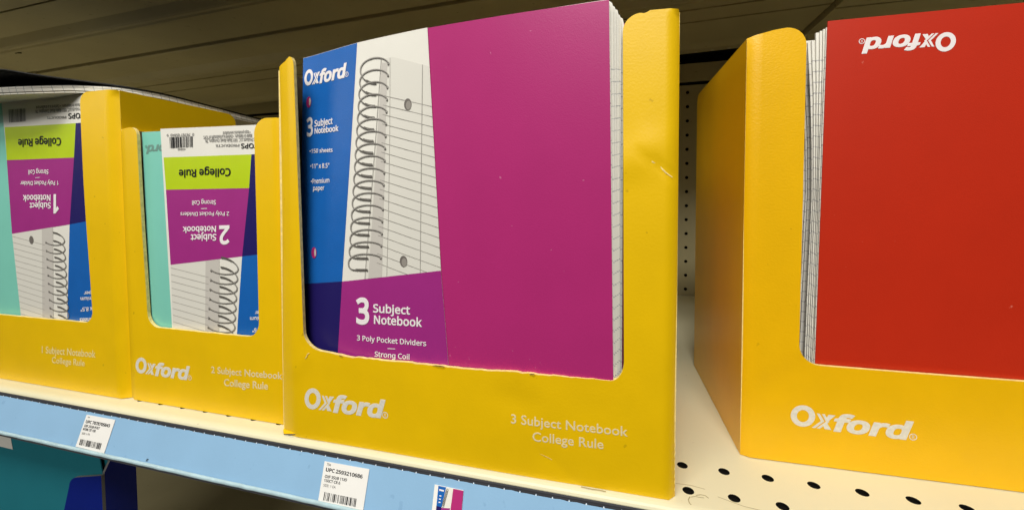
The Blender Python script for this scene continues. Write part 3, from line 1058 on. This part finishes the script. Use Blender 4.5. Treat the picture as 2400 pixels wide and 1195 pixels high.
# its printed wrap label
mb = MB()
LAB = -.00055
white = [(-.1935, .2913), (-.1335, .2916), (-.1268, .1310), (-.2089, .1187)]
mb.sheet([(-.2505, .0035), (-.1216, .0035), (-.1224, .0662), (-.1268, .1310), (-.1335, .2918), (-.1935, .2916), (-.2505, .2898)], big, .0003, 'lab_white', .010, d0=LAB)
PR = LAB - .0001
mb.sheet([(-.2505, .2896), (-.1935, .2914), (-.2089, .1187), (-.2434, .1146), (-.2505, .1138)], big, 0, 'lab_blue', .006, d0=PR)
mb.sheet([(-.2505, .1138), (-.2434, .1146), (-.2089, .1187), (-.2131, .0652), (-.2160, .0035), (-.2505, .0035)], big, 0, 'lab_navy', .006, d0=PR)
mb.sheet([(-.2089, .1187), (-.1268, .1310), (-.1224, .0662), (-.1216, .0035), (-.2160, .0035), (-.2131, .0652)], big, 0, 'lab_purple', .008, d0=PR)
PG = PR - .0001
mb.sheet([(-.1716, .2764), (-.1620, .2768), (-.1374, .2682), (-.1331, .2668), (-.1268, .1310), (-.1880, .1218)], big, 0, 'lab_page', .008, d0=PR)
sl = [(-.1716, .2764), (-.1700, .2764), (-.1860, .1220), (-.1880, .1218)]
mb.sheet([(-.1712, .2740), (-.1665, .2735), (-.1735, .1240), (-.1850, .1223)], big, 0, 'lab_shade', .004, d0=PG)
mb.ribbon([(-.1716, .2764), (-.1770, .2250), (-.1830, .1700), (-.1880, .1218)], .0006, big, PG - .00005, 'lab_line')
mb.ribbon([(-.1640, .2764), (-.1652, .2250), (-.1672, .1700), (-.1694, .1250)], .00035, big, PG - .00006, 'lab_line')
mb.ribbon([(-.1377, .2683), (-.1394, .2200), (-.1410, .1750), (-.1425, .1288)], .0005, big, PG - .00007, 'lab_line')
for i in range(19):
    zr = .2403 - i * .0067
    xr = -.1335 + (.2917 - zr) / (.2917 - .1310) * (.1335 - .1268)
    xl_ = -.1690 - .0085 * (.26 - zr) / .14
    zl = zr + (xr - xl_) * .283
    # stop at the purple field
    lim = .1187 + (xr + .2089) * .1498
    if zr < lim + .0004:
        # clip where the line meets the purple border
        a_, b_ = (zl - zr) / (xl_ - xr), zr - (zl - zr) / (xl_ - xr) * xr
        xc = (b_ - (.1187 + .2089 * .1498)) / (.1498 - a_)
        xr, zr = xc, a_ * xc + b_
        if xr < xl_ + .004:
            continue
    mb.ribbon([(xl_, zl), ((xl_ + xr) / 2, (zl + zr) / 2), (xr, zr)], .00042, big, PG - .00008 - i * 1e-6, 'lab_line')
for cx_, cz_ in ((-.1499, .2433), (-.1555, .1361)):
    mb.flat([(cx_ + .0030 * math.cos(a * math.pi / 9), cz_ + .0040 * math.sin(a * math.pi / 9)) for a in range(18)], big, PG - .00015, 'hole_grey')
    mb.flat([(cx_ + .0006 + .0021 * math.cos(a * math.pi / 9), cz_ - .0007 + .0030 * math.sin(a * math.pi / 9)) for a in range(18)], big, PG - .0002, 'hole_grey2')
holes = [(-.1654 - .0092 * (i / 17.0) - .0000, .2729 - (.2729 - .1295) * (i / 17.0) ** 1.02) for i in range(18)]
vec_a = [(-.0110, .0055), (-.0250, -.0020), (-.0105, -.0130)]
vec_b = [(-.0150, .0024), (-.0285, -.0060), (-.0110, -.0100)]
coil_picture(mb, holes[:-1], (vec_a, vec_b), big, PG - .0003, .00098)
TX = PG - .0002
for cx_, cz_ in ((-.2436, .2545), (-.2365, .1387)):
    mb.flat([(cx_ + .0026 * math.cos(a * math.pi / 9), cz_ + .0043 * math.sin(a * math.pi / 9)) for a in range(18)], big, TX, 'magenta')
    mb.flat([(cx_ + .0012 + .0009 * math.cos(a * math.pi / 9), cz_ + .0002 + .0030 * math.sin(a * math.pi / 9)) for a in range(18)], big, TX - .00005, 'lab_shade')
T3 = [
    ('3', (-0.2453, 0.2285), (-0.2387, 0.2287), (-0.2456, 0.2417), .030),
    ('Subject', (-0.2371, 0.2350), (-0.2179, 0.2356), (-0.2371, 0.2396), .024),
    ('Notebook', (-0.2370, 0.2296), (-0.2119, 0.2298), (-0.2370, 0.2337), .024),
    ('•150 sheets', (-0.2420, 0.2150), (-0.2179, 0.2147), (-0.2420, 0.2180), .014),
    ('•11" x 8.5"', (-0.2411, 0.2031), (-0.2212, 0.2030), (-0.2411, 0.2066), .014),
    ('•Premium', (-0.2403, 0.1914), (-0.2210, 0.1920), (-0.2404, 0.1949), .014),
    ('paper', (-0.2379, 0.1863), (-0.2262, 0.1864), (-0.2379, 0.1897), .014),
    ('3', (-0.1961, 0.0895), (-0.1845, 0.0899), (-0.1959, 0.1071), .030),
    ('Subject', (-0.1811, 0.0985), (-0.1510, 0.0993), (-0.1810, 0.1042), .022),
    ('Notebook', (-0.1805, 0.0903), (-0.1417, 0.0915), (-0.1804, 0.0961), .022),
    ('3 Poly Pocket Dividers', (-0.1954, 0.0768), (-0.1388, 0.0783), (-0.1954, 0.0804), .016),
    ('Strong Coil', (-0.1802, 0.0667), (-0.1520, 0.0675), (-0.1801, 0.0702), .016)]
for body, A, B, T, wt in T3:
    write(mb, body, A, B, T, big, TX, 'lab_text', 'sans', wt)
wordmark(mb, (-0.2485, 0.2674), (-0.2063, 0.2688), (-0.2487, 0.2797), big, TX, 'lab_text')
mb.ribbon([(-.1694, .0735), (-.1633, .0738)], .0005, big, TX, 'lab_text')
mb.build('wrap_label', nb)

# a second notebook behind it in the same carton
nb2 = thing('notebook', 'notebook hidden behind the magenta one, only a sliver of white paper beside the yellow tab', 'notebook', (-.13, .02, .002), 0, 'notebooks standing in the cartons')
back = lambda x, z, d: (x, max(smooth3(x, z) + .0165, -.0010 + lerp(x, [-.25, -.19, -.1, 0], [.019, .013, .009, .009])) + d, z)
mb = MB()
mb.sheet([(-.248, .0035), (-.006, .0035), (-.006, .2790), (-.248, .2790)], back, .0007, 'magenta', .03, d0=.001)
mb.build('front_cover', nb2)
mb = MB()
pages(mb, [[(-.244, .004), (-.0042 + .0004 * k, .004), (-.0042 + .0004 * k, .2808 - .0006 * k), (-.244, .2800)] for k in range(6)], back, .0019, .0012, .0002, .03)
mb.build('page_block', nb2)

# --- red notebook, upside down
red_s = lambda x, z, d: (x, RY + .0030 + RR * (x - RX) + .0004 * math.sin(x * 20) * (z / .29) + d, z)
nr = thing('notebook', 'red poly notebook standing upside down in the orange-yellow carton', 'notebook', (.24, .049, .002), 0, 'notebooks standing in the cartons')
mb = MB()
mb.sheet([(.1155, .0035), (.344, .0035), (.344, .2921), (.1184, .2921), (.1158, .0681)], red_s, .0007, 'red', .014)
wordmark(mb, (0.1858, 0.2785), (0.1402, 0.2788), (0.1861, 0.2672), red_s, -.00013, 'lab_text')
mb.build('front_cover', nr)


def cover_left(z):
    return .1158 + (z - .0681) * (.1184 - .1158) / (.2921 - .0681)


mb = MB()
polys = []
for k in range(6):
    zt_ = .2885 - (.0040 if k > 3 else 0) - .0004 * k
    zs = [.004 + (zt_ - .004) * i / 16 for i in range(17)]
    le = [(cover_left(z) - .0003 - lerp(z, [0, .07, .14, .185, .22, .25, .29], [.0030, .0024, .0020, .0017, .0030, .0046, .0080]) * (k / 5) ** 1.35 + rng.uniform(-.00015, .00015), z) for z in zs]
    polys.append([(.338, .004), (.338, zt_)] + le[::-1])
dend = pages(mb, polys, red_s, .0009, .0015, .00012, .02, key='page_foot')
mb.build('page_block', nr)
mb = MB()
mb.sheet([(.128, .0035), (.342, .0035), (.342, .286), (.130, .286)], red_s, .0007, 'red', .03, d0=dend + .0004)
mb.build('back_cover', nr)
nr2 = thing('notebook', 'notebook of wavy ruled pages behind the red one, pressed against the yellow tab', 'notebook', (.24, .064, .002), 0, 'notebooks standing in the cartons')
mb = MB()
polys = []
for k in range(6):
    zt_ = .2855 - .0006 * k
    zs = [.004 + (zt_ - .004) * i / 16 for i in range(17)]
    le = [(cover_left(z) - lerp(z, [0, .07, .14, .185, .22, .25, .29], [.0045, .0038, .0026, .0020, .0034, .0056, .0072]) - .0036 * k / 5 + rng.uniform(-.00015, .00015), z) for z in zs]
    polys.append([(.334, .004), (.334, zt_)] + le[::-1])
d2_ = pages(mb, polys, red_s, dend + .0040, .0015, .00012, .02, key='page_foot')
mb.build('page_block', nr2)
mb = MB()
mb.sheet([(.126, .0035), (.338, .0035), (.338, .2830), (.126, .2830)], red_s, .0007, 'red', .04, d0=d2_ + .0006)
mb.build('back_cover', nr2)

# --- mint notebooks, upside down


def bw(A, B, T):
    return A, B, T


n2_s = lambda x, z, d: (x, .0006 + .0010 * math.sin((x + .44) * 14) * (z / .24) + d, z)
n2 = thing('notebook', 'smaller mint notebook standing upside down with a 2 subject label in clear light', 'notebook', (-.35, .001, .002), 0, 'notebooks standing in the cartons')
mb = MB()
mb.sheet([(-.4135, .0035), (-.2690, .0035), (-.2690, .2378), (-.4160, .2392)], n2_s, .0007, 'teal', .014)
wordmark(mb, (-0.3691, 0.2272), (-0.4089, 0.2273), (-0.3696, 0.2182), n2_s, -.00013, 'grey_print')
mb.build('front_cover', n2)
mb = MB()
pages(mb, [[(-.410 + .0005 * k, .004), (-.272, .004), (-.272, .2365), (-.412, .2375)] for k in range(5)], n2_s, .0009, .0014, .0002, .03)
mb.build('page_block', n2)
mb = MB()
mb.sheet([(-.4135, .0035), (-.2690, .0035), (-.2690, .2370), (-.4150, .2375)], n2_s, .0007, 'teal', .03, d0=.0095)
mb.build('back_cover', n2)


def label_small(mb, fm, q, txt, page_l, holes, vecs, cw, seed, bar, marg=None):
    """q: named corner points of the upside-down wrap label."""
    mb.sheet([q['bl'], (q['r'], q['bl'][1]), (q['r'], q['tr'][1]), q['tl']], fm, .0003, 'lab_white', .012, d0=LAB)
    mb.sheet([q['limebl'], q['limebr'], q['limetr'], q['limetl']], fm, 0, 'lab_lime', .01, d0=PR)
    mb.sheet([q['limebl'], q['purpbl'], q['purpbr'], q['limebr']], fm, 0, 'lab_purple', .01, d0=PR)
    mb.sheet([q['limetr'], q['limebr'], q['purpbr'], (q['r'], q['navyr']), (q['r'], q['limetr'][1])], fm, 0, 'lab_navy', .01, d0=PR)
    mb.sheet([q['purpbr'], q['coilbr'], (q['r'], q['coilbr'][1]), (q['r'], q['navyr'])], fm, 0, 'lab_blue', .01, d0=PR)
    mb.sheet([q['purpbl'], q['pg0'], q['pg1'], q['bl']], fm, 0, 'lab_page', .01, d0=PR)
    mb.sheet([q['sh0'], q['sh1'], q['sh2'], q['sh3']], fm, 0, 'lab_shade', .008, d0=PG)
    for i in range(page_l):
        z0 = q['purpbl'][1] + .0035 - .0059 * i
        kz = (q['purpbl'][1] - z0) / (q['purpbl'][1] - q['bl'][1])
        x0 = q['purpbl'][0] + (q['bl'][0] - q['purpbl'][0]) * kz
        x1_ = q['sh0'][0] + .003 + (q['sh3'][0] - q['sh0'][0]) * kz
        z1_ = z0 - (x1_ - x0) * .155
        top_z = q['purpbl'][1] + (x0 - q['purpbl'][0]) * (q['purpbr'][1] - q['purpbl'][1]) / (q['purpbr'][0] - q['purpbl'][0])
        if z0 > top_z - .0003 or z1_ < q['bl'][1] + .0003:
            if z1_ < q['bl'][1] + .0003:
                k = (z0 - q['bl'][1] - .0003) / (z0 - z1_)
                if k <= .1:
                    continue
                x1_, z1_ = x0 + (x1_ - x0) * k, q['bl'][1] + .0003
            else:
                continue
        mb.ribbon([(x0 + .0004, z0), (x1_, z1_)], .00036, fm, PG - .00008 - i * 1e-6, 'lab_line')
    coil_picture(mb, holes, vecs, fm, PG - .0003, cw)
    for body, A, B, T, wt, key in txt:
        write(mb, body, A, B, T, fm, TX, key, 'sans', wt)
    barcode(mb, bar, fm, TX, 'ink', seed, 24)


q2 = dict(tl=(-.3937, .2409), tr=(-.2720, .2387), r=-.2700, bl=(-.3865, .0035), limetl=(-.3912, .2163), limetr=(-.2969, .2158), limebl=(-.3897, .1885), limebr=(-.3001, .1888),
          purpbl=(-.3875, .1234), purpbr=(-.3092, .1332), navyr=.1380, coilbr=(-.3245, .0035), pg0=(-.3330, .1300), pg1=(-.3390, .0035),
          sh0=(-.3480, .1282), sh1=(-.3330, .1300), sh2=(-.3390, .0035), sh3=(-.3540, .0035))
t2 = [('College Rule', (-0.3182, 0.2051), (-0.3740, 0.2051), (-0.3185, 0.1991), .024, 'ink'),
      ('Strong Coil', (-0.3346, 0.1791), (-0.3604, 0.1789), (-0.3347, 0.1756), .016, 'lab_text'),
      ('2 Poly Pocket Dividers', (-0.3210, 0.1696), (-0.3737, 0.1690), (-0.3211, 0.1665), .014, 'lab_text'),
      ('Subject', (-0.3353, 0.1510), (-0.3631, 0.1501), (-0.3355, 0.1458), .024, 'lab_text'),
      ('Notebook', (-0.3353, 0.1577), (-0.3718, 0.1566), (-0.3355, 0.1529), .024, 'lab_text'),
      ('2', (-0.3210, 0.1579), (-0.3320, 0.1575), (-0.3216, 0.1436), .030, 'lab_text'),
      ('Premium', (-0.2830, 0.0854), (-0.3024, 0.0837), (-0.2831, 0.0826), .018, 'lab_text'),
      ('paper', (-0.2854, 0.0901), (-0.2972, 0.0889), (-0.2855, 0.0873), .018, 'lab_text'),
      ('9.5" x 6"', (-0.2829, 0.0763), (-0.3003, 0.0746), (-0.2830, 0.0732), .018, 'lab_text'),
      ('TOPS', (-0.2898, 0.2243), (-0.3068, 0.2247), (-0.2899, 0.2206), .020, 'ink'),
      ('PRODUCTS', (-0.3086, 0.2245), (-0.3330, 0.2251), (-0.3087, 0.2226), .010, 'ink_grey'),
      ('TOPS Products LLC, 1001 Rialto Road, Covington, TN', (-0.2883, 0.2287), (-0.3438, 0.2298), (-0.2884, 0.2260), .008, 'ink_grey'),
      ('Made in Vietnam. • Oxford is a trademark of TOPS', (-0.2953, 0.2320), (-0.3458, 0.2328), (-0.2955, 0.2293), .008, 'ink_grey'),
      ('• tops-products.com/oxford', (-0.2969, 0.2348), (-0.3249, 0.2353), (-0.2971, 0.2324), .008, 'ink_grey'),
      ('0  78787 05843  9', (-0.3560, 0.2354), (-0.3861, 0.2360), (-0.3561, 0.2333), .008, 'ink_grey'),
      ('105840', (-0.3657, 0.2234), (-0.3743, 0.2234), (-0.3658, 0.2217), .008, 'ink_grey')]
mb = MB()
vec2 = ([(.0135, -.0030), (.0285, .0022), (.0110, .0112)], [(.0135, -.0040), (.0285, .0016), (.0110, .0104)])
holes2 = [(-.3410 - .00085 * i, .1288 - .0081 * i) for i in range(15)]
label_small(mb, n2_s, q2, t2, 24, holes2[1:], vec2, .0011, 21, [(-.3835, .2333), (-.3568, .2330), (-.3572, .2240), (-.3830, .2238)])
mb.ribbon([(-.3510, .1722), (-.3445, .1724)], .0005, n2_s, TX, 'lab_text')
mb.build('wrap_label', n2)

n1_s = lambda x, z, d: (x, -.0012 + .0008 * math.sin((x + .70) * 12) * (z / .28) + d, z)
n1 = thing('notebook', 'larger mint notebook standing upside down with a 1 subject label, shaded along its top', 'notebook', (-.57, 0, .002), 0, 'notebooks standing in the cartons')
mb = MB()
mb.sheet([(-.700, .0035), (-.4450, .0035), (-.4450, .2755), (-.55, .2770), (-.700, .2790)], n1_s, .0007, 'teal', .016)
mb.build('front_cover', n1)
mb = MB()
pages(mb, [[(-.696, .004), (-.448, .004), (-.448, .2740), (-.696, .2770)] for k in range(4)], n1_s, .0009, .0014, .0002, .03)
mb.build('page_block', n1)
mb = MB()
mb.sheet([(-.700, .0035), (-.4450, .0035), (-.4450, .2750), (-.700, .2780)], n1_s, .0007, 'teal', .03, d0=.0080)
mb.build('back_cover', n1)
q1 = dict(tl=(-.6000, .2775), tr=(-.4460, .2756), r=-.4460, bl=(-.5810, .0035), limetl=(-.5970, .2522), limetr=(-.4951, .2507), limebl=(-.5962, .2199), limebr=(-.4995, .2194),
          purpbl=(-.5939, .1470), purpbr=(-.5096, .1573), navyr=.1660, coilbr=(-.5255, .0035), pg0=(-.5330, .1545), pg1=(-.5420, .0035),
          sh0=(-.5490, .1525), sh1=(-.5330, .1545), sh2=(-.5420, .0035), sh3=(-.5580, .0035))
t1 = [('College Rule', (-0.5156, 0.2382), (-0.5771, 0.2394), (-0.5161, 0.2314), .024, 'ink'),
      ('Strong Coil', (-0.5352, 0.2090), (-0.5640, 0.2094), (-0.5355, 0.2049), .016, 'lab_text'),
      ('1 Poly Pocket Divider', (-0.5216, 0.1981), (-0.5767, 0.1988), (-0.5219, 0.1943), .014, 'lab_text'),
      ('Subject', (-0.5340, 0.1777), (-0.5646, 0.1775), (-0.5343, 0.1724), .024, 'lab_text'),
      ('Notebook', (-0.5338, 0.1852), (-0.5740, 0.1851), (-0.5342, 0.1795), .024, 'lab_text'),
      ('1', (-0.5219, 0.1851), (-0.5296, 0.1849), (-0.5231, 0.1685), .030, 'lab_text'),
      ('Premium', (-0.4728, 0.0915), (-0.4985, 0.0892), (-0.4730, 0.0883), .018, 'lab_text'),
      ('paper', (-0.4758, 0.0965), (-0.4935, 0.0949), (-0.4760, 0.0933), .018, 'lab_text'),
      ('11" x 8.5"', (-0.4723, 0.0820), (-0.4991, 0.0795), (-0.4725, 0.0784), .018, 'lab_text'),
      ('100 sheets', (-0.4752, 0.0718), (-0.5010, 0.0692), (-0.4754, 0.0682), .018, 'lab_text'),
      ('TOPS', (-0.4830, 0.2593), (-0.5042, 0.2600), (-0.4833, 0.2547), .020, 'ink'),
      ('PRODUCTS', (-0.5072, 0.2580), (-0.5337, 0.2589), (-0.5074, 0.2558), .010, 'ink_grey'),
      ('TOPS Products LLC, 1001 Rialto Road, Covington, TN', (-0.4782, 0.2642), (-0.5493, 0.2660), (-0.4784, 0.2612), .008, 'ink_grey'),
      ('Made in Vietnam. • Oxford is a trademark', (-0.4863, 0.2682), (-0.5489, 0.2698), (-0.4865, 0.2655), .008, 'ink_grey')]
mb = MB()
vec1 = ([(.0125, -.0026), (.0262, .0020), (.0105, .0098)], [(.0125, -.0034), (.0258, .0020), (.0105, .0098)])
holes1 = [(-.5437 + .0002 * i, .1478 - .0079 * i) for i in range(17)]
label_small(mb, n1_s, q1, t1, 26, holes1[1:], vec1, .0010, 33, [(-.5890, .2690), (-.5640, .2685), (-.5645, .2562), (-.5892, .2562)])
mb.flat([(-.5648 + .0030 * math.cos(a * math.pi / 9), .1416 + .0040 * math.sin(a * math.pi / 9)) for a in range(18)], n1_s, PG - .0002, 'hole_grey')
mb.ribbon([(-.5545, .2018), (-.5480, .2020)], .0005, n1_s, TX, 'lab_text')
mb.build('wrap_label', n1)

# --- a floppy black notebook lying across the top of the larger mint notebook
nl = thing('notebook', 'floppy black notebook lying flat on top of the larger mint notebook, ruled page edges outward', 'notebook', (-.56, .07, .279), 0, None)
edge = [(-.715, -.0310), (-.66, -.0308), (-.60, -.0300), (-.560, -.0290), (-.5340, -.0265), (-.512, -.0215), (-.4970, -.0130), (-.4860, -.0040), (-.4770, .0020), (-.4660, .0075), (-.4570, .0145), (-.4505, .0250), (-.4470, .040), (-.4455, .060), (-.4450, .085), (-.4448, .110), (-.4446, .135), (-.4446, .160), (-.4446, .185)]
P = []
for i in range(len(edge) - 1):
    p0, p1, p2, p3 = edge[max(0, i - 1)], edge[i], edge[i + 1], edge[min(len(edge) - 1, i + 2)]
    for j in range(5):
        t_ = j / 5
        P.append(tuple(.5 * (2 * p1[q] + (p2[q] - p0[q]) * t_ + (2 * p0[q] - 5 * p1[q] + 4 * p2[q] - p3[q]) * t_ ** 2 + (3 * p1[q] - p0[q] - 3 * p2[q] + p3[q]) * t_ ** 3) for q in (0, 1)))
P.append(edge[-1])
acc = [0.0]
for a, b in zip(P, P[1:]):
    acc.append(acc[-1] + math.hypot(b[0] - a[0], b[1] - a[1]))


def z_lie(x, y):
    k = max(0.0, min(1.0, -y / .028))
    return .2772 - .0040 * k * k * (3 - 2 * k) - .0040 * max(0, y - .04) / .1 - .0004 * max(0, (x + .47) / .03)


mb = MB()
for k in range(7):
    off = rng.uniform(-.0004, .0004)
    z_0, z_1 = .00098 * k, .00098 * k + .00086
    ring0 = [mb.vert((p[0] - off, p[1] + off, z_lie(*p) + z_0), acc[i] + .0003 * k) for i, p in enumerate(P)]
    ring1 = [mb.vert((p[0] - off, p[1] + off, z_lie(*p) + z_1), acc[i] + .0003 * k) for i, p in enumerate(P)]
    for i in range(len(P) - 1):
        mb.face([ring0[i], ring0[i + 1], ring1[i + 1], ring1[i]], 'page', True)
    CC = (-.715, .185)
    for rg, zz, fl_ in ((ring0, z_0, True), (ring1, z_1, False)):
        mid = [mb.vert((p[0] + (CC[0] - p[0]) * .18, p[1] + (CC[1] - p[1]) * .18, z_lie(p[0] + (CC[0] - p[0]) * .18, p[1] + (CC[1] - p[1]) * .18) + zz)) for p in P]
        c = mb.vert((CC[0], CC[1], z_lie(-.715, .10) + zz))
        for i in range(len(P) - 1):
            q1_, q2_ = [rg[i], rg[i + 1], mid[i + 1], mid[i]], [mid[i], mid[i + 1], c]
            for q_ in (q1_, q2_):
                mb.face(q_[::-1] if fl_ else q_, 'page')
mb.build('page_block', nl)
mb = MB()
TOPZ = .0070


def lift(x, y):
    return lerp(-x, [.450, .482, .497, .515, .60, .72], [0, .0032, .0075, .0100, .0105, .0110])


cp = [(p[0] + .0008, p[1] - .0010 - .0130 * max(0.0, min(1.0, (-.474 - p[0]) / .036))) for p in P]
r0 = [mb.vert((p[0], p[1], z_lie(*p) + TOPZ + lift(*p))) for p in cp]
r1 = [mb.vert((p[0], p[1], z_lie(*p) + TOPZ + .0009 + lift(*p))) for p in cp]
for i in range(len(cp) - 1):
    mb.face([r0[i], r0[i + 1], r1[i + 1], r1[i]], 'black_poly')
inner = [[(p[0] + (-.715 - p[0]) * s, p[1] + (.185 - p[1]) * s) for p in cp] for s in (.2, .45, .7, 1.0)]
pr0, pr1 = r0, r1
for ring in inner:
    a0 = [mb.vert((p[0], p[1], z_lie(*p) + TOPZ + lift(*p) * .9)) for p in ring]
    a1 = [mb.vert((p[0], p[1], z_lie(*p) + TOPZ + .0009 + lift(*p) * .9)) for p in ring]
    for i in range(len(cp) - 1):
        mb.face([pr0[i + 1], pr0[i], a0[i], a0[i + 1]], 'black_poly', True)
        mb.face([pr1[i], pr1[i + 1], a1[i + 1], a1[i]], 'black_poly', True)
    pr0, pr1 = a0, a1
mb.build('lifted_cover', nl)

# ------------------------------------------------------------------ on the lower shelf: navy carton with a teal notebook
G = -.4199
NVX, NVY, NVW = -.7600, 0.0, .2744
nv_out = [(0, G + .0005), (NVW, G + .0005), (NVW, -.0812)] + [(.2440, -.0880)] + arc(.2435, -.1010, .0150, 88, 176, 6, .0125)[1:] + [(.2195, -.1259), (.2185, -.340), (.0540, -.340), (.0540, -.12), (.0440, -.090), (0, -.085)]
tn, fmn, bs = carton('navy display carton on the bottom shelf, its rounded tab showing below the blue strip', NVX, NVY, 0.0, NVW, -.0800, .14, nv_out, 'navy_card', lambda f, fm: None, group='x', kname='display_carton', ground=G, edge='navy_card') if False else (None, None, None)
tn = thing('display_carton', 'navy display carton on the bottom shelf, its rounded tab showing below the blue strip', 'carton', (NVX, NVY, G))
mb = MB()
mb.sheet(nv_out, lambda u, z, d: (NVX + u, NVY + d, z), .0026, 'navy_card', .02, back='board', edge='ink_grey')
mb.build('front_panel', tn)
for u0, sgn in ((0.0, 1), (NVW, -1)):
    mb = MB()
    pl = [(.0027, G + .0005), (.0285, G + .0005), (.0285, -.040), (.018, -.052), (.0027, -.0800)]
    mb.sheet(pl, lambda a, b, d, u0=u0, sgn=sgn: (NVX + u0 + sgn * d, NVY + a, b), .0026, 'navy_card', .03, edge='ink_grey', smooth=False)
    mb.build('side_panel', tn)
nt_ = thing('notebook', 'deep teal notebook standing in the navy carton under the shelf edge', 'notebook', (-.64, .006, G))
mb = MB()
tl_s = lambda x, z, d: (x, .0040 + d, z)
mb.sheet([(-.752, G + .004), (-.4925, G + .004), (-.4905, -.0845), (-.4985, -.0480), (-.752, -.0480)], tl_s, .0008, 'dark_teal', .04)
mb.build('front_cover', nt_)
mb = MB()
mb.sheet([(-.70, -.0795), (-.6228, -.0795), (-.6258, -.0650), (-.70, -.0650)], tl_s, 0, 'lab_white', .03, d0=-.0003)
mb.sheet([(-.70, -.0650), (-.6258, -.0650), (-.6260, -.0500), (-.70, -.0500)], tl_s, 0, 'lab_navy', .03, d0=-.0003)
mb.build('wrap_label', nt_)
mb = MB()
for k in range(3):
    mb.sheet([(-.750, G + .004), (-.4890 + .001 * k, G + .004), (-.4890 + .001 * k, -.0790), (-.4925 + .002 * k, -.0480), (-.750, -.0480)], tl_s, .0008, 'dark_teal' if k != 1 else 'black_poly', .05, d0=.004 + .004 * k)
mb.build('back_cover', nt_)
